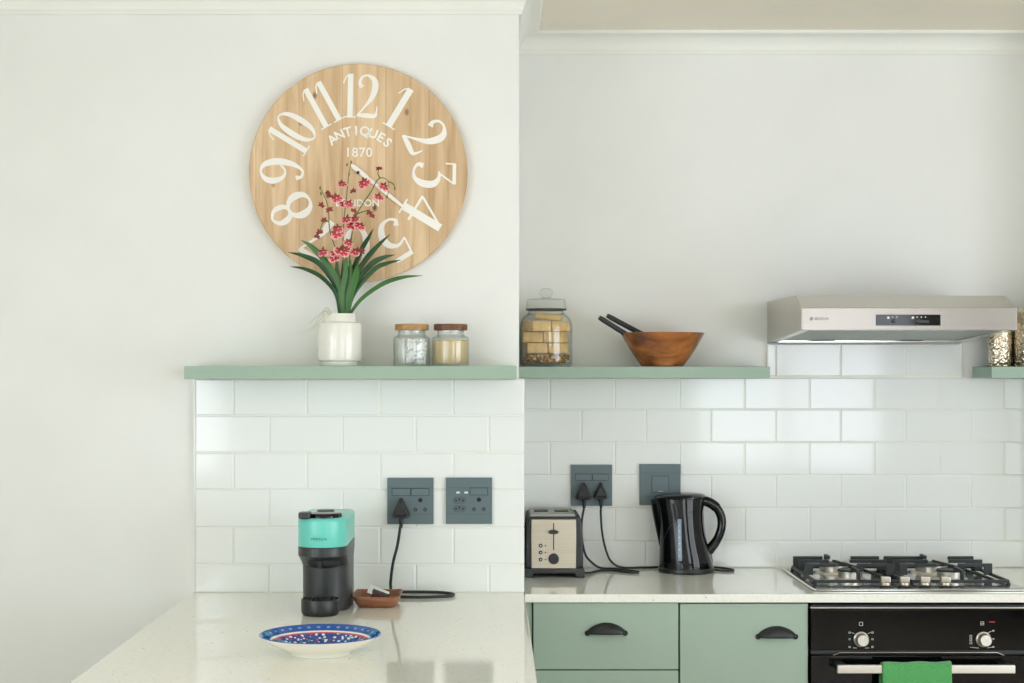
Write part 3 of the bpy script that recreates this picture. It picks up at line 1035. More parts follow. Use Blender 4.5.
GL = {
 '0': [[(.5, .97, .05), (.24, .82, .14), (.17, .5, .2), (.24, .18, .14), (.5, .03, .05), (.76, .18, .14), (.83, .5, .2), (.76, .82, .14), 'c']],
 '1': [[(.58, 0.02, .24), (.58, .5, .24), (.58, 1.0, .24)], [(.28, .03, .05), (.9, .03, .05)], [(.47, .98, .05), (.34, .93, .05), (.2, .78, .05)]],
 '2': [[(.30, .70, .16), (.22, .80, .10), (.30, .93, .07), (.52, .97, .07), (.76, .87, .17), (.80, .70, .20), (.68, .47, .15), (.38, .24, .06), (.14, .07, .05)],
       [(.12, .07, .08), (.45, .07, .15), (.78, .06, .12), (.86, .14, .06), (.88, .28, .03)]],
 '3': [[(.14, .94, .10), (.82, .94, .10)], [(.15, .97, .04), (.13, .74, .04)], [(.80, .93, .05), (.46, .60, .05)],
       [(.40, .60, .05), (.64, .59, .11), (.82, .46, .19), (.80, .22, .19), (.62, .05, .11), (.36, .03, .07), (.17, .12, .09), (.22, .24, .15)]],
 '4': [[(.62, .98, .06), (.08, .31, .06)], [(.05, .29, .07), (.97, .29, .07)], [(.66, 1.0, .22), (.66, .02, .22)], [(.40, .03, .05), (.94, .03, .05)]],
 '5': [[(.22, .92, .13), (.80, .94, .12)], [(.21, .97, .05), (.19, .54, .05)],
       [(.19, .55, .05), (.48, .64, .09), (.76, .54, .17), (.84, .32, .20), (.68, .09, .13), (.40, .03, .07), (.18, .11, .09), (.24, .23, .15)]],
 '6': [[(.72, .82, .14), (.66, .95, .07), (.46, .96, .06), (.26, .74, .14), (.18, .4, .19), (.28, .12, .14), (.52, .03, .06), (.76, .14, .14), (.82, .33, .17), (.70, .53, .1), (.48, .58, .05), (.28, .46, .05)]],
 '7': [[(.12, .92, .14), (.86, .92, .14)], [(.13, .97, .04), (.11, .72, .04)], [(.86, .93, .05), (.62, .60, .08), (.46, .30, .17), (.42, .02, .22)]],
 '8': [[(.5, .97, .07), (.29, .88, .12), (.25, .74, .17), (.32, .60, .14), (.5, .54, .08), (.68, .60, .12), (.75, .74, .14), (.71, .88, .10), 'c'],
       [(.5, .55, .08), (.26, .47, .14), (.17, .29, .20), (.26, .10, .13), (.5, .03, .07), (.74, .10, .14), (.83, .29, .20), (.74, .47, .13), 'c']],
}
GL['9'] = [[(1 - p[0], 1 - p[1], p[2]) for p in GL['6'][0]]]

def glyph(mb, ch, W, H, xf, depth=.002):
    """xf maps local (x, y) about the glyph's centre and depth to world"""
    for si, st in enumerate(GL[ch]):
        d0, d1 = si * .00025, depth + si * .00025
        closed = st[-1] == 'c'
        pts = [p for p in st if p != 'c']
        sm = catmull([Vector((p[0], p[1], p[2])) for p in pts], 8, closed) if len(pts) > 3 else [Vector(p) for p in pts]
        n = len(sm)
        Ls, Rs = [], []
        for i, p in enumerate(sm):
            a = sm[(i - 1) % n] if closed else sm[max(0, i - 1)]
            b = sm[(i + 1) % n] if closed else sm[min(n - 1, i + 1)]
            t = Vector(((b.x - a.x) * W, (b.y - a.y) * H)).normalized()
            nn = Vector((-t.y, t.x)) * (p.z * W * .60)
            c = Vector(((p.x - .5) * W, (p.y - .5) * H))
            Ls.append(c + nn); Rs.append(c - nn)
        rng = range(n if closed else n - 1)
        rings = []
        for i in range(n):
            rings.append([xf(Ls[i], 0), xf(Rs[i], 0), xf(Rs[i], d1), xf(Ls[i], d1)])
        if closed:
            rings.append(rings[0])
        mb.loft(rings, cap0=not closed, cap1=not closed)

def clock_xf(theta, rad, dx=0.0):
    """theta clockwise from 12, top of glyph outward"""
    ca, sa = math.cos(theta), math.sin(theta)
    def f(p, d):
        lx, ly = p.x + dx, p.y + rad
        return (CK.x + lx * ca + ly * sa, YK - d + .0003, CK.z - lx * sa + ly * ca)
    return f
TILT = R(1.2)
HN = .121
for h in range(1, 13):
    th_ = R(30 * h) + TILT
    mb = MB()
    s = str(h)
    if len(s) == 1:
        glyph(mb, s, .082 if h != 1 else .060, HN, clock_xf(th_, .2085))
    else:
        ws = {'1': .052, '0': .066, '2': .072}
        tot = sum(ws[c] for c in s) - .012
        x = -tot / 2
        for c in s:
            glyph(mb, c, ws[c], HN, clock_xf(th_, .2085, x + ws[c] / 2))
            x += ws[c] - .012
    mb.build('numeral', M['white'], ck, smooth=0)
mb = MB()
for i, chr_ in enumerate('ANTIQUES'):
    a = R(-39 + i * 82 / 7) + TILT
    tm = text_mesh(chr_, .0355, .0016, 1.0, .0009)
    rr_ = .1135
    mb.mesh(tm, Matrix.Translation((CK.x + rr_ * math.sin(a), YK - .0008, CK.z + rr_ * math.cos(a))) @ Matrix.Rotation(a, 4, 'Y') @ FACE)
mb.build('lettering', M['white'], ck, smooth=0, label='white word ANTIQUES in an arc')
mb = MB(); c = P(358.6, 152.8, YK)
mb.mesh(text_mesh('1870', .0355, .0016, 1.08, .0004), Matrix.Translation((c.x, YK - .0008, c.z)) @ FACE)
mb.build('lettering', M['white'], ck, smooth=0, label='white year 1870')
mb = MB(); c = P(357.5, 203.3, YK)
mb.mesh(text_mesh('LONDON', .0265, .0016, 1.03, .0006), Matrix.Translation((c.x, YK - .0008, c.z)) @ FACE)
mb.build('lettering', M['white'], ck, smooth=0, label='white word LONDON partly behind the flowers')
# hand
mb = MB()
d = (P(404, 207.5, YK) - P(351, 164.5, YK)); d.y = 0; L = d.length; d.normalize()
nrm = Vector((-d.z, 0, d.x))
st = P(351, 164.5, YK)
rings = []
for u, w in ((0, .0030), (.06, .0058), (.28, .0062), (.34, .0040), (.8, .0050), (.97, .0036), (1.0, .001)):
    c = st + d * (L * u)
    rings.append([(c + nrm * w) + Vector((0, -.0062, 0)), (c - nrm * w) + Vector((0, -.0062, 0)), (c - nrm * w) + Vector((0, -.0050, 0)), (c + nrm * w) + Vector((0, -.0050, 0))])
mb.loft(rings)
mb.build('clock_hand', M['white'], ck, smooth=0)
MB().lathe([(0, 0.0003), (.0042, 0.0003), (.0042, -.0078), (0, -.0078)], (CK.x, YK, CK.z), 18, axis='Y').build('spindle', M['darkmark'], ck)

# ------------------------------------------------------------------ orchid in a white pot
YV = 4.292
VC = P(339.7, 366, YV); VC.z = ZSH
orc = thing('potted_orchid', VC, 'red and pink orchid spray in a white ceramic pot before the clock', 'potted plant')
s = YV / F
pot = MB().lathe([(0, .001), (18.2 * s, .001), (18.6 * s, .003), (18.6 * s, 4.2 * s), (21.4 * s, 5.6 * s), (22.0 * s, 8 * s), (22.0 * s, 40 * s), (21.2 * s, 42.6 * s), (17.0 * s, 44.2 * s), (16.4 * s, 45.4 * s), (16.4 * s, 51.5 * s), (15.8 * s, 52.3 * s), (14.6 * s, 52.2 * s), (14.4 * s, 46 * s), (18 * s, 40 * s), (18 * s, 30 * s), (0, 30 * s)], VC, 56).build('pot', M['ceramic'], orc)
MB().lathe([(17.9 * s, 40 * s), (12 * s, 41.5 * s), (0, 42 * s)], VC, 32).build('moss', M['root'], orc)

def q(zx, zy, Y=YV, sc=4.553, ox=280, oy=220):
    return P(ox + zx / sc, oy + zy / sc, Y)
def leaf(pts, w, tw, m_, dy):
    """pts in the plant's plane (x, z) with the tip moved by dy towards the wall or room"""
    n0 = len(pts)
    c3 = []
    for i, p in enumerate(pts):
        u = i / (n0 - 1)
        v = q(*p); v.y = YV + dy * u ** 1.4
        c3.append(v)
    cl = catmull(c3, 8)
    n = len(cl)
    w *= .84
    mb = MB()
    rings = []
    for i, p in enumerate(cl):
        u = i / (n - 1)
        t = (cl[min(i + 1, n - 1)] - cl[max(i - 1, 0)]).normalized()
        side_ = t.cross(Vector((0, 1, 0))).normalized()
        up_ = side_.cross(t).normalized()
        a = R(tw)
        sv = side_ * math.cos(a) + up_ * math.sin(a)
        nv = t.cross(sv).normalized()
        ww = w * (.62 + .38 * math.sin(min(1, u * 1.6) * math.pi / 2)) * (1 - max(0, (u - .55) / .45) ** 1.7) + .0003
        k = ww * .22
        rings.append([p + sv * ww - nv * k, p, p - sv * ww - nv * k, p - nv * .0009])
    mb.loft(rings)
    return mb.build('leaf', m_, orc, smooth=60)
LV = [
 ([(272, 440), (252, 335), (190, 262), (118, 226), (50, 215)], .0078, 30, 'leaf', -.03),
 ([(275, 440), (255, 310), (185, 205), (110, 165), (38, 148)], .0090, 20, 'leaf', -.01),
 ([(283, 440), (272, 300), (210, 190), (150, 125), (103, 97)], .0100, -15, 'leafl', -.045),
 ([(308, 440), (372, 358), (470, 290), (560, 262), (652, 256)], .0080, 25, 'leafl', -.03),
 ([(302, 440), (340, 330), (430, 225), (490, 198), (552, 184)], .0078, 15, 'leaf', -.02),
 ([(300, 440), (342, 295), (410, 205), (465, 170), (522, 154)], .0090, -10, 'leaf', .03),
 ([(296, 440), (328, 285), (385, 185), (445, 115), (502, 62)], .0085, 10, 'leaf', .01),
 ([(290, 440), (318, 265), (368, 135), (398, 80), (422, 33)], .0078, 15, 'leaf', .03),
 ([(284, 440), (272, 330), (262, 250), (258, 185)], .0105, 0, 'leaf', -.01),
 ([(298, 440), (310, 330), (318, 250), (325, 180)], .0115, 8, 'leafl', -.02),
 ([(292, 440), (292, 320), (290, 240), (286, 165)], .0100, 0, 'leaf', .01),
 ([(303, 440), (326, 330), (348, 255), (362, 195)], .0115, -5, 'leafl', -.04),
 ([(288, 440), (282, 340), (300, 240), (306, 150)], .0100, 12, 'leafl', -.03),
]
for p, w, tw, m_, dy in LV: leaf(p, w, tw, M[m_], dy)
def q1(zx, zy, Y): return q(zx, zy, Y, 6.209, 300, 150)
STM = [
 ([(278, 900), (268, 640), (272, 450), (290, 280), (303, 150), (318, 78)], 0, -.012),
 ([(300, 900), (310, 640), (345, 420), (440, 260), (485, 182), (530, 178), (552, 215), (545, 280)], .004, -.020),
 ([(262, 900), (225, 640), (185, 500), (175, 360), (150, 285), (125, 235)], -.004, -.028),
 ([(330, 405), (395, 382), (430, 372)], -.018, -.02),
 ([(500, 178), (484, 150), (490, 118)], -.018, -.02),
 ([(550, 195), (580, 212), (588, 238)], -.02, -.02),
 ([(178, 440), (140, 455), (122, 512)], -.02, -.02),
]
for p, d0, d1 in STM:
    n0 = len(p)
    pts = catmull([q1(a, b, YV + d0 + (d1 - d0) * i / (n0 - 1)) for i, (a, b) in enumerate(p)], 8)
    MB().tube(pts, [.0019 - .0010 * i / len(pts) for i in range(len(pts))], 7).build('flower_stem', M['stem'], orc)

def blossom(zx, zy, size, big, rnd):
    Y = YV - .02 - rnd.uniform(0, .02)
    c = q1(zx, zy, Y)
    face_dir = Vector((rnd.uniform(-.55, .55), -1, rnd.uniform(-.15, .5))).normalized()
    right = face_dir.cross(Vector((0, 0, 1))).normalized()
    up_ = right.cross(face_dir).normalized()
    roll = rnd.uniform(-.5, .5)
    r_, u_ = right * math.cos(roll) + up_ * math.sin(roll), up_ * math.cos(roll) - right * math.sin(roll)
    mb = MB()
    # narrow sepals and petals
    for ang in (90, 25, 155, -20, 200):
        a = R(ang + rnd.uniform(-12, 12))
        dr_ = r_ * math.cos(a) + u_ * math.sin(a)
        sd = face_dir.cross(dr_)
        L_ = size * rnd.uniform(.62, .85)
        rings = []
        for k in range(5):
            u = k / 4
            w = size * .21 * math.sin(math.pi * (.16 + .8 * u)) + .0002
            p = c + dr_ * (L_ * u) + face_dir * (size * .28 * u * (1 - u * .9))
            rings.append([p + sd * w + face_dir * .0006, p + face_dir * (-.0004), p - sd * w + face_dir * .0006, p + face_dir * .0012])
        mb.loft(rings, mi=0)
    if big:
        # frilled two-lobed lip: pink centre, white margin
        n = 19
        bands = (0.05, .45, .78, 1.0)
        rows = []
        for bi, b in enumerate(bands):
            row = []
            for k in range(n):
                u = -1 + 2 * k / (n - 1)
                a = R(-90 + u * 100)
                lob = size * (.80 + .16 * abs(math.sin(u * math.pi)) - .18 * max(0, 1 - abs(u) * 6)) * b
                fr = size * .10 * math.sin(k * 2.4 + bi) * b * b
                p = c + (r_ * math.cos(a) * 1.05 + u_ * math.sin(a) * .85) * lob + face_dir * (size * .22 * math.sin(b * 2.2) + fr + .001)
                row.append(mb.bm.verts.new(p))
            rows.append(row)
        for bi, (a, b) in enumerate(zip(rows[:-1], rows[1:])):
            for k in range(n - 1):
                f = mb.bm.faces.new((a[k], a[k + 1], b[k + 1], b[k]))
                f.material_index = 1 if bi < 2 and not (bi == 1 and k % 5 == 0) else 2
        # column
        mb.lathe([(0, .002), (size * .13, .0), (size * .10, -size * .25), (0, -size * .3)], c + face_dir * .001, 8, mi=2, axis='Y')
    mb.build('flower', [M['petal'], M['lip'], M['lipw']], orc, smooth=50)
rnd = random.Random(21)
for zx, zy, sz, big in [(262, 212, .0105, 1), (400, 205, .0145, 1), (520, 225, .0115, 1), (487, 292, .0120, 1), (492, 118, .0085, 0), (228, 298, .0120, 1), (132, 346, .0095, 0),
        (275, 336, .0130, 1), (305, 332, .0105, 1), (186, 374, .0100, 0), (148, 438, .0095, 0), (122, 515, .0105, 0), (105, 540, .0085, 0), (292, 432, .0120, 1), (228, 515, .0155, 1),
        (238, 488, .0120, 1), (326, 470, .0140, 1), (372, 472, .0130, 1), (335, 380, .0090, 0), (430, 392, .0090, 0), (446, 412, .0080, 0), (304, 575, .0110, 1), (255, 632, .0165, 1),
        (222, 640, .0125, 1), (146, 632, .0125, 1), (275, 618, .0125, 1), (345, 634, .0125, 1), (210, 672, .0120, 1), (330, 256, .0085, 0), (188, 290, .0090, 0), (345, 428, .0105, 1), (175, 268, .0075, 0), (378, 628, .0100, 0)]:
    blossom(zx, zy, sz * 1.5, big, rnd)
for zx, zy in ((318, 75), (292, 92), (305, 150), (125, 234), (130, 270), (588, 240), (540, 290)):
    c = q1(zx, zy, YV - .022)
    MB().lathe([(0, -.0052), (.0018, -.003), (.0024, 0), (.0017, .003), (0, .005)], c, 10).build('bud', M['stem'], orc)
for pts in ([(235, 440), (215, 412), (180, 430), (150, 455), (135, 470)], [(230, 440), (205, 415), (185, 450), (165, 480), (150, 500)], [(240, 440), (222, 405), (200, 408), (150, 485), (85, 520)]):
    cl = catmull([q(a, b, YV - .045 + (.012 if i < 1 else 0)) for i, (a, b) in enumerate(pts)], 6)
    MB().tube(cl, [.0016 - .0010 * i / len(cl) for i in range(len(cl))], 6).build('air_root', M['root'], orc, label='pale trailing root')

# ------------------------------------------------------------------ jars
def storage_jar(px0, px1, lidmat, label):
    Y = 4.285
    a, b = (px0 - VX) * Y / F, (px1 - VX) * Y / F
    r, cx = (b - a) / 2, (a + b) / 2
    s = Y / F
    t = thing('storage_jar', (cx, Y, ZSH), label, 'jar', 'small glass jars with wooden lids')
    c = (cx, Y, ZSH)
    MB().lathe([(0, .0005), (r * .93, .0005), (r * .985, .003), (r, .007), (r, 26 * s), (r * .97, 28.6 * s), (r * .80, 30.6 * s), (r * .74, 31.6 * s), (r * .74, 35.6 * s),
                (r * .70, 35.6 * s), (r * .70, 31.4 * s), (r * .77, 29.6 * s), (r * .94, 27.8 * s), (r * .955, 26 * s), (r * .955, .008), (r * .92, .005), (0, .005)], c, 48).build('glass_body', M['glass'], t)
    l = MB().lathe([(0, 35.7 * s), (r * .88, 35.7 * s), (r * .915, 36.2 * s), (r * .915, 41.2 * s), (r * .88, 41.9 * s), (0, 41.9 * s)], c, 48).build('lid', lidmat, t)
    MB().lathe([(0, 35.69 * s), (r * .66, 35.69 * s), (r * .69, 34.4 * s), (r * .66, 33.2 * s), (0, 33.2 * s)], c, 40).build('seal', M['glass'], l)
    return t, cx, Y, r, s
t, jx, jy, jr, js = storage_jar(393.2, 430.2, M['lidoak'], 'glass jar of packets with pale wooden lid next to the orchid')
def packet(cx, cy, z0, w, h, d, rz, tilt, m_, label, cat='sachet', group='packets in the pale-lidded jar', name='sachet'):
    mb = MB()
    n, k = 9, 11
    def surf(sgn):
        rows = []
        for j in range(k + 1):
            v = j / k
            row = []
            for i in range(n + 1):
                u = i / n
                bul = d * .5 * (math.sin(math.pi * min(1, max(0, u))) ** .6) * (math.sin(math.pi * v) ** .6)
                wr = .0012 * math.sin(17 * u + 9 * v + sgn) * (1 if 0 < i < n and 0 < j < k else 0)
                p = Vector(((u - .5) * w, sgn * (bul + .0003) + wr, v * h))
                p = Matrix.Rotation(tilt, 3, 'Y') @ p
                p = Matrix.Rotation(rz, 3, 'Z') @ p
                row.append(mb.bm.verts.new((p.x + cx, p.y + cy, p.z + z0)))
            rows.append(row)
        return rows
    A, B = surf(-1), surf(1)
    fs = []
    for j in range(k):
        for i in range(n):
            fs.append(mb.bm.faces.new((A[j][i], A[j][i + 1], A[j + 1][i + 1], A[j + 1][i])))
            fs.append(mb.bm.faces.new((B[j][i + 1], B[j][i], B[j + 1][i], B[j + 1][i + 1])))
    def seam(e1, e2):
        for i in range(len(e1) - 1):
            fs.append(mb.bm.faces.new((e1[i + 1], e1[i], e2[i], e2[i + 1])))
    seam(A[0], B[0]); seam(A[-1], B[-1]); seam([r[0] for r in A], [r[0] for r in B]); seam([r[-1] for r in A], [r[-1] for r in B])
    bmesh.ops.recalc_face_normals(mb.bm, faces=fs)
    o = mb.build(name, m_, origin=(cx, cy, z0), smooth=60)
    return tag(o, label, cat, group)
packet(jx + .012, jy - .026, ZSH + .0065, .052, .066, .010, R(10), R(4), M['print'], 'printed white paper sachet at the front of pale-lidded jar')
packet(jx - .026, jy - .012, ZSH + .0065, .034, .064, .012, R(-60), R(-5), M['foil'], 'crumpled silvery sachet standing by the jar side nearest the orchid')
packet(jx + .006, jy + .014, ZSH + .0065, .058, .070, .010, R(-8), R(-4), M['foil'], 'silvery sachet standing behind the printed paper one')
t, jx2, jy2, jr2, js2 = storage_jar(432.2, 469.0, M['lidwal'], 'glass jar of pale brown sugar with dark wooden lid')
ir = jr2 * .945
mb = MB().lathe([(0, .0058), (ir * .95, .0058), (ir, .009), (ir, 25 * js2), (ir * .9, 25.9 * js2), (ir * .4, 25.0 * js2), (0, 25.4 * js2)], (jx2, jy2, ZSH), 48)
o = mb.build('sugar', M['sugar'], origin=(jx2, jy2, ZSH))
tag(o, 'pale brown sugar filling the jar with the dark lid', 'sugar', kind='stuff')

# biscuit jar
YJ = 4.852
s = YJ / F
BX = (546.1 - VX) * s
r = 26.4 * s
bj = thing('biscuit_jar', (BX, YJ, ZSH), 'big lidded glass jar full of rusks at the wall corner', 'jar')
c = (BX, YJ, ZSH)
out = [(0, .0005), (r * .90, .0005), (r * .97, .004), (r, .010), (r, 40 * s), (r * .975, 44 * s), (r * .90, 48.5 * s), (r * .78, 51.5 * s), (r * .70, 53 * s), (r * .68, 55.4 * s), (r * .72, 56.2 * s)]
inn = [(max(0, a - .0028) if a > 0 else 0, h if i > 3 else h + .005) for i, (a, h) in enumerate(out)]
MB().lathe(out + list(reversed(inn)), c, 56).build('glass_body', M['glass'], bj)
MB().lathe([(r * .69, 56.3 * s), (r * .77, 56.3 * s), (r * .77, 57.6 * s), (r * .69, 57.6 * s)], c, 48, closed=True).build('rubber_seal', M['darkmark'], bj, label='dark grey seal ring')
lid = MB().lathe([(0, 57.8 * s), (r * .76, 57.8 * s), (r * .77, 58.6 * s), (r * .745, 60 * s), (r * .735, 65.6 * s), (r * .70, 67.3 * s), (r * .25, 68.2 * s), (r * .13, 68.9 * s), (0, 68.9 * s)], c, 48).build('lid', M['glass'], bj)
MB().lathe([(0, 68.9 * s), (r * .13, 68.95 * s), (r * .20, 70.4 * s), (r * .255, 73.5 * s), (r * .22, 76.6 * s), (r * .11, 78.4 * s), (0, 78.8 * s)], c, 32).build('knob', M['glass'], lid)
rj = r - .0042
def rusk_mesh(seed, lx, ly, lz):
    rn = random.Random(seed)
    mb = MB().box(-lx / 2, lx / 2, -ly / 2, ly / 2, 0, lz, .004, 3)
    bmesh.ops.subdivide_edges(mb.bm, edges=[e for e in mb.bm.edges if e.calc_length() > .015], cuts=3, use_grid_fill=True)
    for v in mb.bm.verts:
        nz = noise.noise(v.co * 70 + Vector((seed, 0, 0)))
        v.co.x *= 1 - .05 * abs(nz); v.co.y *= 1 - .07 * abs(nz)
        v.co.z = v.co.z * (1 - .05 * abs(nz))
    return mb
z = ZSH + .0062 + 11.0 * s
H = [.0325, .0340, .0335]
spots = [('front', -.0318, -.0200), ('front', .0318, -.0200), ('back', -.0318, .0200), ('back', .0318, .0200)]
lv = ['bottom', 'middle', 'top']
for k in range(3):
    rot = R((5, -14, 24)[k])
    for j, (fb, x, y) in enumerate(spots):
        dx = (.002, -.003, .0)[k]
        p = Matrix.Rotation(rot, 3, 'Z') @ Vector((x, y, 0))
        mb = rusk_mesh(k * 7 + j, .0620, .0385, H[k] - .001)
        o = mb.build('rusk', M['rusk'], smooth=50)
        o.location = (BX + p.x + dx * .5, YJ + p.y, z)
        o.rotation_euler = (0, 0, rot + R(random.uniform(-2, 2)))
        side_w = 'beside the clock wall' if x < 0 else 'on the wooden bowl side'
        tag(o, 'golden rusk in the %s layer, %s row %s of the jar' % (lv[k], fb, side_w), 'rusk', 'rusks in the biscuit jar')
    z += H[k]
mb = rusk_mesh(55, .078, .046, .017)
o = mb.build('rusk', M['rusk'], smooth=50)
o.location = (BX + .008, YJ - .012, z + .0032); o.rotation_euler = (R(4), R(6), R(-12))
tag(o, 'thin golden rusk lying topmost in the biscuit jar', 'rusk', 'rusks in the biscuit jar')
mb = MB()
rc = random.Random(5)
for k in range(190):
    a, rr = rc.uniform(0, 6.283), (rj - .007) * math.sqrt(rc.uniform(.15, 1))
    sz = rc.uniform(.0035, .0068)
    zz = ZSH + .0064 + sz + rc.uniform(0, max(.001, 11.0 * s - 2 * sz))
    co = Vector((BX + rr * math.cos(a), YJ + rr * math.sin(a), zz))
    res = bmesh.ops.create_icosphere(mb.bm, subdivisions=1, radius=sz, matrix=Matrix.Translation(co) @ Matrix.Diagonal((rc.uniform(.7, 1.2), rc.uniform(.7, 1.2), rc.uniform(.5, .9), 1)))
    mi = 0 if rc.random() < .55 else 1
    for v in res['verts']:
        v.co += Vector((rc.uniform(-1, 1), rc.uniform(-1, 1), rc.uniform(-1, 1))) * sz * .25
        for f in v.link_faces: f.material_index = mi
o = mb.build('crumbs', [M['crumb'], M['rusk']], origin=(BX, YJ, ZSH), smooth=0)
tag(o, 'broken brown crumbs at the bottom of the biscuit jar', 'crumbs', kind='stuff')

# ------------------------------------------------------------------ wooden bowl and servers
YW = 4.8125
s = YW / F
WX = (662.4 - VX) * s
RB, rb = 41.8 * s, 20.8 * s
HB = ZC - (332.8 - VY) * (YW) / F - ZSH
o = MB().lathe([(0, .0005), (rb * .97, .0005), (rb, .002), (rb + (RB - rb) * .28, HB * .25), (rb + (RB - rb) * .56, HB * .5), (rb + (RB - rb) * .8, HB * .76), (RB, HB - .001), (RB - .002, HB), (RB - .006, HB - .0005),
      (rb + (RB - rb) * .78 - .008, HB * .76), (rb + (RB - rb) * .5 - .008, HB * .5), (rb * .9, .012), (0, .010)], (WX, YW, ZSH), 72).build('salad_bowl', M['bowl'], origin=(WX, YW, ZSH))
tag(o, 'wide flared brown wooden salad bowl on the sage shelf', 'bowl')
def server(p0, p1, label):
    d = (p1 - p0)
    n = 14
    rings = []
    t = d.normalized()
    sd = t.cross(Vector((0, 1, 0))).normalized()     # in picture plane
    dp = sd.cross(t).normalized()
    for k in range(n + 1):
        u = k / n
        w = .0078 if u < .55 else .0078 + .004 * ((u - .55) / .45)
        dpt = .009 + (.014 * max(0, (u - .55) / .45))
        if k == 0: w *= .8; dpt *= .8
        c = p0 + d * u
        rings.append([c + sd * (w * math.copysign(abs(math.sin(a)) ** .5, math.sin(a))) + dp * (dpt * math.copysign(abs(math.cos(a)) ** .5, math.cos(a))) for a in [2 * math.pi * j / 16 + .196 for j in range(16)]])
    mb = MB().loft(rings)
    o = mb.build('salad_server', M['black'], origin=p1, smooth=50)
    return tag(o, label, 'salad server', 'black salad servers in the bowl')
p0 = P(599.0, 317.3, 4.78); p1 = P(652, 350.5, 4.80)
server(p0, p1, 'black salad server handle reaching lowest out of the bowl')
p0 = P(606.8, 315.4, 4.835); p1 = P(664, 346, 4.835)
server(p0, p1, 'black salad server resting behind the other one in bowl')

# ------------------------------------------------------------------ sockets
def tri(cx, cz, w, h, r=.25, n=5):
    """rounded triangle pointing up"""
    base = [(-w / 2, -h / 2), (w / 2, -h / 2), (0, h / 2)]
    pts = []
    for i in range(3):
        p, a, b = Vector(base[i]), Vector(base[i - 1]), Vector(base[(i + 1) % 3])
        p1, p2 = p.lerp(a, r), p.lerp(b, r)
        for k in range(n + 1):
            t = k / n
            v = p1 * (1 - t) ** 2 + p * 2 * t * (1 - t) + p2 * t * t
            pts.append((cx + v.x, cz + v.y))
    return pts
def socket(px0, py0, Y, label, kind, name):
    W = .1262
    c0 = P(px0, py0, Y)          # top-left corner
    x0, z1 = c0.x, c0.z
    cx, cz = x0 + W / 2, z1 - W / 2
    group = 'slate wall sockets on the tiles'
    t = thing(name, (cx, Y, cz), label, 'wall socket', group)
    MB().box(x0, x0 + W, Y - .0085, Y + .0012, cz - W / 2, cz + W / 2, .0012).build('cover_plate', M['socket'], t)
    yf_ = Y - .0085
    ft, fb = z1 - W * .215, z1 - W * .78
    mb = MB()
    mb.box(x0 + .001, x0 + W - .001, yf_ - .0006, yf_ + .0002, ft - .0008, ft + .0008)
    mb.box(x0 + .001, x0 + W - .001, yf_ - .0006, yf_ + .0002, fb - .0008, fb + .0008)
    mb.build('seam_line', M['socketd'], t)
    def at(u, v): return (x0 + W * u, z1 - W * v)
    def rocker(u0, u1, v0, v1):
        a, b = at(u0, v1), at(u1, v0)
        k = MB().box(a[0] - .0012, b[0] + .0012, yf_ - .0008, yf_ + .0002, a[1] - .0012, b[1] + .0012, .0003).build('switch_surround', M['hole'], t)
        MB().prism([(yf_ - .0005, a[1]), (yf_ - .0045, a[1]), (yf_ - .0018, b[1]), (yf_ - .0005, b[1])], 'X', a[0], b[0], .0003).build('rocker', M['socket'], k)
    def holes(u, v):
        mb = MB()
        mb.lathe([(0, 0), (.0060, 0), (.0060, -.0007), (0, -.0007)], (at(u, v)[0], yf_, at(u, v)[1]), 20, axis='Y')
        for du in (-.105, .105):
            p = at(u + du, v + .205)
            mb.lathe([(.0028, 0), (.0050, 0), (.0050, -.0007), (.0028, -.0007)], (p[0], yf_, p[1]), 18, axis='Y', closed=True)
            mb.lathe([(0, 0), (.0029, 0), (.0029, -.0005), (0, -.0005)], (p[0], yf_, p[1]), 18, axis='Y', mi=1)
        mb.build('pin_hole', [M['hole'], M['socketd']], t)
    if kind == 'double':
        rocker(.11, .50, .235, .375); rocker(.53, .90, .235, .375)
        holes(.30, .48); holes(.715, .48)
    elif kind == 'usb':
        rocker(.53, .90, .225, .365)
        holes(.715, .475)
        mb = MB()
        for u in (.265, .44):
            p = at(u, .32); mb.box(p[0] - .0048, p[0] + .0048, yf_ - .0007, yf_, p[1] - .0024, p[1] + .0024)
        mb.build('charging_port', M['whitemark'], t, label='white charging slot')
        for v in (.485, .665):
            p = at(.295, v)
            hexa = [(p[0] - .0205, p[1]), (p[0] - .013, p[1] + .0100), (p[0] + .013, p[1] + .0100), (p[0] + .0205, p[1]), (p[0] + .013, p[1] - .0100), (p[0] - .013, p[1] - .0100)]
            k = MB().prism(hexa, 'Y', yf_ - .0006, yf_ + .0002).build('euro_outlet', M['socketd'], t)
            mb = MB()
            for dx, dz in ((-.0095, -.0008), (0, .0026), (.0095, -.0008)):
                mb.lathe([(0, 0), (.0025, 0), (.0025, -.0005), (0, -.0005)], (p[0] + dx, yf_ - .0006, p[1] + dz), 14, axis='Y')
            mb.build('pin_hole', M['hole'], k)
    else:
        rocker(.305, .70, .295, .68)
        p = at(.505, .655); MB().box(p[0] - .008, p[0] + .008, yf_ - .0052, yf_ - .0035, p[1] - .0007, p[1] + .0007).build('switch_mark', M['whitemark'], t)
    return at
YSL = YTL - .0005
YSB = YTB - .0005
atA = socket(387.4, 477.7, YSL, 'slate double wall socket with the coffee machine plugged in', 'double', 'wall_socket')
atB = socket(445.9, 477.5, YSL, 'empty slate wall socket with white charging slots beside coffee machine plug', 'usb', 'wall_socket')
atC = socket(571.0, 464.6, YSB, 'slate double wall socket above the toaster holding two black plugs', 'double', 'wall_socket')
atD = socket(639.3, 464.0, YSB, 'slate isolator switch plate partly behind the black kettle', 'switch', 'isolator_switch')

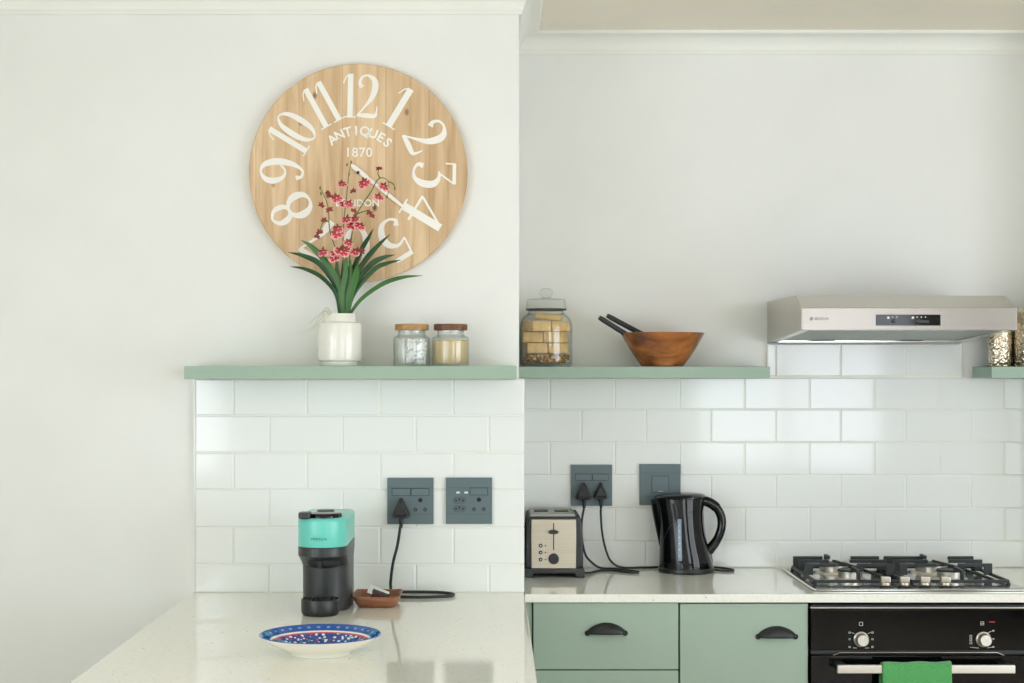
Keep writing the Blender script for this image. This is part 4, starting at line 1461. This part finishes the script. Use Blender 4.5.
def plug(mb, cx, cz, ysurf, w, h):
    y0 = ysurf - .009
    rings = []
    for y, sc in ((y0, .94), (y0 - .006, 1.0), (y0 - .026, .96), (y0 - .033, .84), (y0 - .034, .70), (y0 - .030, .62)):
        rings.append([(cx + (p[0] - cx) * sc, y, cz + (p[1] - cz) * sc) for p in tri(cx, cz, w, h, .30, 6)])
    mb.loft(rings)
    # strain relief
    mb.tube([Vector((cx, y0 - .018, cz - h * .40)), Vector((cx, y0 - .018, cz - h * .5 - .008)), Vector((cx + .0005, y0 - .017, cz - h * .5 - .024))], [.0075, .0062, .0042], 12)
    return Vector((cx + .0005, y0 - .017, cz - h * .5 - .022))

# ------------------------------------------------------------------ coffee machine
MX = -.4225
cm = thing('coffee_machine', (MX, 4.08, ZT), 'mint green and charcoal pod coffee machine on the peninsula', 'coffee machine')
def plan(hw, yf_, yb_, rb=.03, n=24, dx=0.0):
    pts = []
    for k in range(n + 1):
        a = math.pi + math.pi * k / n
        pts.append((MX + dx + hw * math.cos(a), yf_ + hw + hw * math.sin(a)))
    for k in range(7):
        a = R(90 * k / 6)
        pts.append((MX + dx + hw - rb + rb * math.cos(a), yb_ - rb + rb * math.sin(a)))
    for k in range(7):
        a = R(90 + 90 * k / 6)
        pts.append((MX + dx - hw + rb + rb * math.cos(a), yb_ - rb + rb * math.sin(a)))
    return pts
def ring_at(pl, z): return [(p[0], p[1], z) for p in pl]
HW = .0615
body = MB().loft([ring_at(plan(HW, 3.936, 4.236), z) for z in (1.0715, 1.0720)] , cap1=False)
body = MB()
body.loft([ring_at(plan(HW - .001, 3.937, 4.235), 1.0705), ring_at(plan(HW, 3.936, 4.236), 1.072), ring_at(plan(HW, 3.936, 4.236), 1.134), ring_at(plan(HW - .0015, 3.9375, 4.2345), 1.139), ring_at(plan(HW - .005, 3.941, 4.231), 1.1415)])
head = body.build('brewing_head', M['mint'], cm, label='mint green head')
mb = MB()
mb.loft([ring_at(plan(.0588, 4.010, 4.2362), 1.014), ring_at(plan(.0592, 3.992, 4.2362), 1.024), ring_at(plan(.0604, 3.960, 4.2362), 1.038), ring_at(plan(HW, 3.936, 4.236), 1.0475), ring_at(plan(HW, 3.936, 4.236), 1.0685), ring_at(plan(HW - .002, 3.938, 4.234), 1.0703)])
mb.build('head_band', M['char'], cm)
mb = MB()
mb.loft([ring_at(plan(.0585, 4.020, 4.236), ZT + .0015), ring_at(plan(.0590, 4.020, 4.236), ZT + .006), ring_at(plan(.0590, 4.016, 4.236), 1.0), ring_at(plan(.0590, 4.012, 4.236), 1.0258)])
mb.build('column', M['char'], cm)
# spout; a dark bulge stands in for its shaded recess
mb = MB()
mb.loft([[(MX + .002 + .040 * f * math.cos(a), 3.9975 + .033 * f * math.sin(a), z) for a in [2 * math.pi * k / 32 for k in range(32)]] for z, f in ((1.0160, .72), (1.0200, .90), (1.0260, 1.0), (1.0340, 1.0), (1.0420, .9))])
sp_ = mb.build('recess_shade', M['hole'], cm, label='dark bulge for the shaded recess')
MB().lathe([(0, -.002), (.0045, -.002), (.0055, .0), (.006, .008), (.007, .016), (0, .016)], (MX - .004, 3.9655, 1.018), 20).build('spout', M['black'], sp_)
# cup support
mb = MB().lathe([(0, .0008), (.042, .0008), (.0455, .004), (.0475, .012), (.0475, .038), (.0465, .0405), (.0435, .0410), (.0425, .037), (0, .037)], (MX - .0045, 3.9785, ZT), 48)
ct = mb.build('drip_tray', M['black'], cm)
mb = MB()
for k in range(-3, 4):
    w = math.sqrt(.041 ** 2 - (k * .011) ** 2)
    mb.box(MX - .0045 + k * .011 - .0022, MX - .0045 + k * .011 + .0022, 3.9785 - w, 3.9785 + w, ZT + .0372, ZT + .0395, .0006)
mb.build('grille', M['char'], ct)
# lid and lever on top
mb = MB()
pl = [(MX + .002 + .045 * math.cos(a), 4.005 + .052 * math.sin(a)) for a in [2 * math.pi * k / 40 for k in range(40)]]
def sc_ring(f, z): return [(MX + .002 + (p[0] - MX - .002) * f, 4.005 + (p[1] - 4.005) * f, z) for p in pl]
mb.loft([sc_ring(1, 1.1405), sc_ring(1, 1.148), sc_ring(.94, 1.152), sc_ring(.5, 1.1545), sc_ring(.2, 1.155)])
mb.build('lid', M['gloss'], cm, label='glossy black lid')
mb = MB().prism(rrect(MX - .056, MX - .026, 3.945, 3.985, .008), 'Z', 1.1405, 1.1565, .003)
mb.build('lid_lever', M['char'], cm)
MB().lathe([(0, .0), (.022, .0), (.022, .0022), (.018, .003), (0, .003)], (MX + .004, 4.025, 1.1545), 28).build('brew_button', M['char'], cm)
mb = MB()
tm = text_mesh('VERTUO', .0084, .0006, 1.4, .0)
# wrap the word round the front of the head
tmp = bmesh.new(); tmp.from_mesh(tm)
vm = {}
for v in tmp.verts:
    a = -math.pi / 2 + (v.co.x - .004) / HW
    rr = HW + .0002 + v.co.z
    vm[v] = mb.bm.verts.new((MX + rr * math.cos(a), 3.936 + HW + rr * math.sin(a), 1.0915 + v.co.y))
for f in tmp.faces: mb.bm.faces.new([vm[v] for v in f.verts])
tmp.free()
mb.build('brand_lettering', M['darkmark'], cm, smooth=0)
# cord
pa = atA(.305, .62)
mb = MB()
e = plug(mb, pa[0], pa[1], YSL, .060, .063)
pts = [e, P(400.3, 527, 4.325), P(397.5, 545, 4.325), P(393.2, 562, 4.328), P(391.0, 578, 4.335), P(390.6, 586, 4.345), Vector((-.270, 4.354, .9052)),
       Vector((-.235, 4.358, .9045)), Vector((-.17, 4.355, .9045)), Vector((-.120, 4.335, .9045)), Vector((-.103, 4.305, .9045)), Vector((-.125, 4.270, .9045)), Vector((-.18, 4.255, .9045)),
       Vector((-.245, 4.262, .9045)), Vector((-.295, 4.285, .9045)), Vector((-.345, 4.292, .9045)), Vector((-.395, 4.27, .906)), Vector((-.41, 4.232, .910))]
mbc = MB(); mbc.tube(catmull(pts, 8), .0041, 10)
cd = mbc.build('power_cord', M['cord'], cm)
pg = mb.build('plug', M['cord'], cd)

# ------------------------------------------------------------------ wooden dish with sachets
DX0, DX1, DY0, DY1 = -.3590, -.2335, 4.078, 4.238
dcx, dcy = (DX0 + DX1) / 2, (DY0 + DY1) / 2
def dring(ins, z, r, wave=0.0):
    pts = rrect(DX0 + ins, DX1 - ins, DY0 + ins, DY1 - ins, r, 6)
    return [(p[0], p[1], z + wave * (abs((p[0] - dcx) / (.059)) ** 2)) for p in pts]
mb = MB().loft([dring(.019, ZT + .0006, .014), dring(.0155, ZT + .002, .016), dring(.007, ZT + .014, .02), dring(.0, ZT + .0265, .022, .003), dring(.003, ZT + .0275, .022, .003), dring(.010, ZT + .014, .02), dring(.020, ZT + .0065, .016)])
o = mb.build('wooden_dish', M['traywood'], origin=(dcx, dcy, ZT))
tag(o, 'small rectangular brown wooden dish beside the coffee machine', 'dish')
def lay_packet(cx, cy, z0, w, h, d, rz, tilt, m_, label):
    o = packet(0, 0, 0, w, h, d, 0, 0, m_, label, 'sachet', 'sachets in the wooden dish')
    o.location = (cx, cy, z0)
    o.rotation_euler = (R(-90) + tilt, rz, 0)
    return o
lay_packet(-.2935, 4.106, ZT + .0125, .046, .046, .012, R(20), R(30), M['maroon'], 'dark maroon sachet lying in the small wooden dish')
lay_packet(-.2975, 4.124, ZT + .0255, .054, .060, .005, R(22), R(13), M['foil'], 'silvery white sachet lying on top in the wooden dish')

# ------------------------------------------------------------------ painted plate
PY = 3.432
PX = (320.4 - VX) * PY / F
rp, rf = .1305, .066
o = MB().lathe([(0, .0035), (rf - .005, .0035), (rf - .004, .0005), (rf, .0005), (rf + .001, .004), (.082, .012), (.105, .023), (.122, .0345), (rp, .0420), (rp - .0015, .0436), (rp - .006, .0425), (.119, .0385), (.103, .0290), (.085, .0185), (.066, .0115), (.03, .0085), (0, .008)], (PX, PY, ZT), 96).build('painted_plate', M['plate'], origin=(PX, PY, ZT), smooth=60)
tag(o, 'shallow white footed plate with blue floral painted inside on peninsula', 'plate')

# ------------------------------------------------------------------ toaster
YTo = 4.690
ts = YTo / F
def tz(zy): return ZC - (500 + zy / 8.04 - VY) * ts
def tx(zx): return (520 + zx / 8.04 - VX) * ts
to = thing('toaster', (tx(278), 4.80, ZT), 'two-slot toaster with steel front and black sides beside the wall', 'toaster')
zb_, zt_ = tz(553), tz(128) - .004
cxm = tx(277)
def half(zx): return abs(tx(zx) - cxm)
prof = [(tx(46), zb_), (tx(44), tz(480)), (tx(47), tz(330)), (tx(55), tz(210)), (tx(64), tz(150)), (tx(76), tz(128) ), (tx(92), zt_ + .003)]
mir = [(2 * cxm - p[0], p[1]) for p in reversed(prof)]
mb = MB().prism([(p[0], p[1]) for p in prof + mir], 'Y', YTo + .004, 4.912, .006, 3)
mb.build('housing', M['char'], to, smooth=40)
mb = MB()
fpoly = [(tx(92), tz(549)), (tx(90), tz(300)), (tx(92), tz(160)), (tx(96), tz(156)), (tx(446), tz(156)), (tx(450), tz(160)), (tx(452), tz(300)), (tx(450), tz(549))]
mb.prism(fpoly, 'Y', YTo - .003, YTo + .008, .0015)
fpn = mb.build('steel_front', M['steelt'], to, label='brushed steel front')
# top deck with two slots
zd = tz(128)
x0, x1 = tx(86), tx(444)
sl = [(tx(121), tx(121) + .043), (tx(290), tx(290) + .043)]
ya, yb_ = YTo + .003, 4.905
s0, s1 = 4.772, 4.872
mb = MB()
zl0, zl1 = zt_ + .0022, zd + .0045
mb.box(x0, sl[0][0], s0, s1, zl0, zl1); mb.box(sl[0][1], sl[1][0], s0, s1, zl0, zl1); mb.box(sl[1][1], x1, s0, s1, zl0, zl1)
mb.box(x0, x1, ya, s0, zl0, zl1); mb.box(x0, x1, s1, yb_, zl0, zl1)
mb.build('top_deck', M['deck'], to)
mb = MB()
for a, b in sl: mb.box(a, b, s0, s1, zt_ + .0031, zt_ + .0038)
mb.build('slot', M['hole'], to)
# lever track, lever, buttons, dial
mb = MB().box(tx(266), tx(274), YTo - .0036, YTo - .0028, tz(402), tz(184), .0003)
mb.build('lever_track', M['hole'], fpn)
mb = MB()
mb.loft([[(tx(268) + f * .0155 * math.cos(a), y, tz(254) + f * .0062 * math.sin(a)) for a in [2 * math.pi * k / 28 for k in range(28)]] for y, f in ((YTo - .003, .7), (YTo - .012, .9), (YTo - .018, 1.0), (YTo - .022, .85))])
mb.build('lever', M['char'], to)
mb = MB().lathe([(0, 0), (.0155, 0), (.0152, -.010), (.0135, -.0125), (0, -.0125)], (tx(271), YTo - .003, tz(471)), 32, axis='Y')
dl = mb.build('browning_dial', M['char'], to)
MB().box(tx(271) - .0135, tx(271) + .0135, YTo - .0162, YTo - .015, tz(471) - .0012, tz(471) + .0012, .0004).build('grip', M['black'], dl)
for zy in (366, 421, 478):
    mb = MB().lathe([(0, 0), (.0058, 0), (.0056, -.003), (.0042, -.004), (0, -.004)], (tx(166), YTo - .003, tz(zy)), 22, axis='Y')
    bt = mb.build('button', M['black'], to)
    MB().lathe([(0, 0), (.0022, 0), (.0022, -.0006), (0, -.0006)], (tx(166), YTo - .007, tz(zy)), 14, axis='Y').build('button_mark', M['whitemark'], bt)
    MB().lathe([(0, 0), (.0026, 0), (.0022, -.0012), (0, -.0012)], (tx(205), YTo - .003, tz(zy)), 14, axis='Y').build('indicator_light', M['led'], to)
# base with arch between the feet
za, zbot = tz(549), ZT + .0008
bp_ = [(tx(36), zbot), (tx(33), za - .006), (tx(40), za), (2 * cxm - tx(40), za), (2 * cxm - tx(33), za - .006), (2 * cxm - tx(36), zbot), (tx(455), zbot), (tx(440), zbot + .012), (tx(112), zbot + .012), (tx(98), zbot)]
MB().prism(bp_, 'Y', YTo - .004, 4.916, .002).build('base', M['char'], to, smooth=30)
# toaster cord
pc = atC(.305, .60)
mb = MB()
e = plug(mb, pc[0], pc[1], YSB, .056, .064)
zz = ZT + .0036
gz = lambda px_, py_: Vector(((px_ - VX) * ((ZC - zz) * F / (py_ - VY)) / F, (ZC - zz) * F / (py_ - VY), zz))
def g4(zx, zy): return gz(510 + zx / 4.267, 450 + zy / 4.267)
pts = [e, P(582.0, 520, 4.880), P(581.6, 536, 4.885), P(584.8, 553, 4.895), Vector(((590 - VX) * 4.90 / F, 4.900, .925)), Vector(((600 - VX) * 4.89 / F, 4.895, .9045)), Vector(((617 - VX) * 4.85 / F, 4.870, zz)),
       Vector(((632 - VX) * 4.80 / F, 4.83, zz)), Vector(((638.5 - VX) * 4.80 / F, 4.800, zz)), Vector(((630 - VX) * 4.80 / F, 4.790, zz)), Vector(((612 - VX) * 4.84 / F, 4.835, zz)), Vector(((600 - VX) * 4.83 / F, 4.835, zz)), Vector(((590 - VX) * 4.78 / F, 4.780, zz)), Vector((tx(500), 4.745, .907))]
mbc = MB(); mbc.tube(catmull(pts, 8), .0035, 10)
cd = mbc.build('power_cord', M['cord'], to)
mb.build('plug', M['cord'], cd)

# ------------------------------------------------------------------ kettle
YKt = 4.832
ks = YKt / F
def kx(px_): return (px_ - VX) * ks
def kz_(py_): return ZC - (py_ - VY) * ks
kt = thing('electric_kettle', (kx(686), YKt, ZT), 'glossy black jug kettle in front of the isolator switch', 'kettle')
secs = [(573.6, 659.0, 713.6), (572.0, 658.4, 714.2), (569.0, 658.4, 714.2), (568.2, 659.4, 713.4)]
mb = MB()
def ksec(y, l, r_, ry=None, dz=None, sl=0.0):
    cx, hx = (kx(l) + kx(r_)) / 2, (kx(r_) - kx(l)) / 2
    hy = ry if ry else hx
    z = kz_(y)
    return [(cx + hx * math.cos(a), YKt + hy * math.sin(a), z - sl * math.cos(a)) for a in [2 * math.pi * k / 56 for k in range(56)]]
zb0 = kz_(573.6)
rings = [[(p[0], p[1], ZT + .0008 + dz) for p in ksec(573.6, l, r_, .0835 - ins)] for dz, l, r_, ins in ((0, 659.2, 713.4, .0015), (.002, 658.4, 714.2, 0), (.0125, 658.4, 714.2, 0), (.0145, 659.4, 713.2, .0015))]
mb.loft(rings)
mb.build('power_base', M['black'], kt)
mb = MB()
prof_k = [(569.3, 659.6, 713.0, .082), (565, 659.0, 713.0, .0825), (556, 659.2, 711.0, .081), (546, 659.4, 708.0, .078), (535, 659.2, 705.5, .075), (522, 658.6, 704.0, .072), (511, 657.0, 703.6, .0705), (503, 655.6, 704.0, .070), (498.2, 655.0, 704.2, .0695)]
mb.loft([ksec(*p) for p in prof_k])
kb = mb.build('jug_body', M['gloss'], kt)
# lid: domed, lifting toward the handle
mb = MB()
mb.loft([ksec(498.1, 654.4, 705.2, .0705), ksec(497.0, 654.0, 706.0, .071), ksec(495.8, 655.4, 706.6, .069, sl=.001), ksec(493.7, 660, 703, .058), ksec(492.5, 669, 695, .036), ksec(492.1, 679, 687, .009)])
mb.build('lid', M['gloss'], kt)
# spout lip
mb = MB()
def srow(y, l, hw):
    z = kz_(y)
    x0_ = kx(l); xr = kx(668)
    return [(xr, YKt - hw - .012, z), (x0_ + .010, YKt - hw, z), (x0_ + .002, YKt - hw * .45, z), (x0_, YKt, z), (x0_ + .002, YKt + hw * .45, z), (x0_ + .010, YKt + hw, z), (xr, YKt + hw + .012, z)]
mb.loft([srow(548, 659.6, .006), srow(538, 657.6, .012), srow(524, 654.6, .018), srow(511, 652.0, .022), srow(501.2, 650.4, .024), srow(498.9, 650.8, .023)])
mb.build('spout', M['gloss'], kt, smooth=50)
# handle loop
hp = catmull([Vector((kx(a), YKt, kz_(b))) for a, b in ((688, 500.0), (699, 500.2), (708.5, 502.2), (716.2, 507.5), (720.6, 515), (721.8, 524), (719.8, 533.5), (715.5, 542), (709.5, 549.5), (702.5, 555.5), (698, 561))], 8)
n = len(hp)
rs = [.0155 if i < n * .3 else (.0135 if i < n * .65 else .0135 + .006 * ((i - n * .65) / (n * .35))) for i in range(n)]
MB().tube(hp, rs, 16, flat=1.0).build('handle', M['gloss'], kt)
mb = MB()
mb.loft([[(kx(706) + .022 * f * math.cos(a), YKt + .026 * f * math.sin(a), kz_(y)) for a in [2 * math.pi * k / 24 for k in range(24)]] for y, f in ((567, .9), (560, .95), (553, .75), (548, .35))])
mb.build('handle_root', M['gloss'], kt)
# water gauge
def kfront(px_, py_, off=.0008):
    """a point on the jug's near face"""
    for a, b in zip(prof_k[:-1], prof_k[1:]):
        if b[0] <= py_ <= a[0]:
            t = (a[0] - py_) / (a[0] - b[0])
            l, r_, ry = [a[i] + (b[i] - a[i]) * t for i in (1, 2, 3)]
            break
    cx, hx = (kx(l) + kx(r_)) / 2, (kx(r_) - kx(l)) / 2
    x = kx(px_)
    u = max(-1, min(1, (x - cx) / hx))
    return Vector((x, YKt - ry * math.sqrt(1 - u * u) - off, kz_(py_)))
mb = MB()
rows = [[kfront(675.0 + dx, y) for dx in (0, 1.2, 2.4, 3.6)] for y in [517 + 41 * k / 12 for k in range(13)]]
mb.loft(rows, cap0=False, cap1=False, closed=False)
gg = mb.build('water_gauge', M['gauge'], kt, label='blue-grey water level window')
mb = MB()
for y in (523, 529, 535, 541, 547, 553):
    p = kfront(676.8, y, .0012)
    mb.lathe([(0, 0), (.0013, 0), (.0013, -.0006), (0, -.0006)], p, 10, axis='Y')
mb.build('level_mark', M['whitemark'], gg)
mb = MB()
for i in range(6):
    p = kfront(672.5 + i * 1.6, 568.4, .0006)
    mb.box(p.x - .0018, p.x + .0018, p.y - .0006, p.y, p.z - .0012, p.z + .0012)
mb.build('brand_mark', M['whitemark'], kt)
# seam sweeping from the lid to the spout foot
mb = MB()
mb.tube([kfront(a, b, .0002) for a, b in ((694, 508.5), (688, 510), (680, 513.5), (672, 519.5), (667, 526), (663.5, 535), (661, 547))], .0008, 6)
mb.build('seam', M['black'], kt)
# kettle cord
pk = atC(.715, .62)
mb = MB()
e = plug(mb, pk[0], pk[1], YSB, .052, .054)
e2 = e
pts = [e2, P(600.8, 515, 4.88), P(602.5, 535, 4.885), P(606.5, 552, 4.895), Vector(((612 - VX) * 4.90 / F, 4.903, .9200)), Vector(((622 - VX) * 4.90 / F, 4.905, .9040)), Vector(((640 - VX) * 4.9 / F, 4.905, zz)), Vector(((660 - VX) * 4.9 / F, 4.917, zz)),
       Vector(((690 - VX) * 4.9 / F, 4.921, zz)), Vector(((715 - VX) * 4.9 / F, 4.912, zz)), Vector(((728 - VX) * 4.86 / F, 4.880, zz)), Vector(((734.5 - VX) * 4.82 / F, 4.838, zz)), Vector(((729 - VX) * 4.80 / F, 4.822, zz)), Vector(((718 - VX) * 4.82 / F, 4.838, zz)), Vector(((711 - VX) * 4.83 / F, 4.842, .9055))]
mbc = MB(); mbc.tube(catmull(pts, 8), .0033, 10)
cd = mbc.build('power_cord', M['cord'], kt)
mb.build('plug', M['cord'], cd)

# ------------------------------------------------------------------ daylight, camera, view
w = bpy.data.worlds.new('daylight')
SC.world = w
w.use_nodes = True
bg = w.node_tree.nodes['Background']
bg.inputs['Color'].default_value = (0.915, 0.968, 1.055, 1)
bg.inputs['Strength'].default_value = 2.0

cam = bpy.data.cameras.new('camera')
cam.sensor_width = 36
cam.lens = F / 1024 * 36
cam.shift_x = (512 - VX) / 1024
cam.shift_y = -(341.5 - VY) / 1024
cam.clip_start = .05
co = bpy.data.objects.new('camera', cam)
co.location = (0, 0, ZC)
co.rotation_euler = (R(90), 0, 0)
COL.objects.link(co)
SC.camera = co
SC.view_settings.view_transform = 'Standard'
SC.view_settings.look = 'None'
SC.view_settings.gamma = 1
SC.view_settings.use_curve_mapping = False
SC.view_settings.exposure = 1.53
SC.cycles.max_bounces = 14
SC.cycles.diffuse_bounces = 8
SC.cycles.glossy_bounces = 6
SC.cycles.transparent_max_bounces = 32
SC.cycles.caustics_reflective = False
SC.cycles.caustics_refractive = False
SC.cycles.sample_clamp_indirect = 6
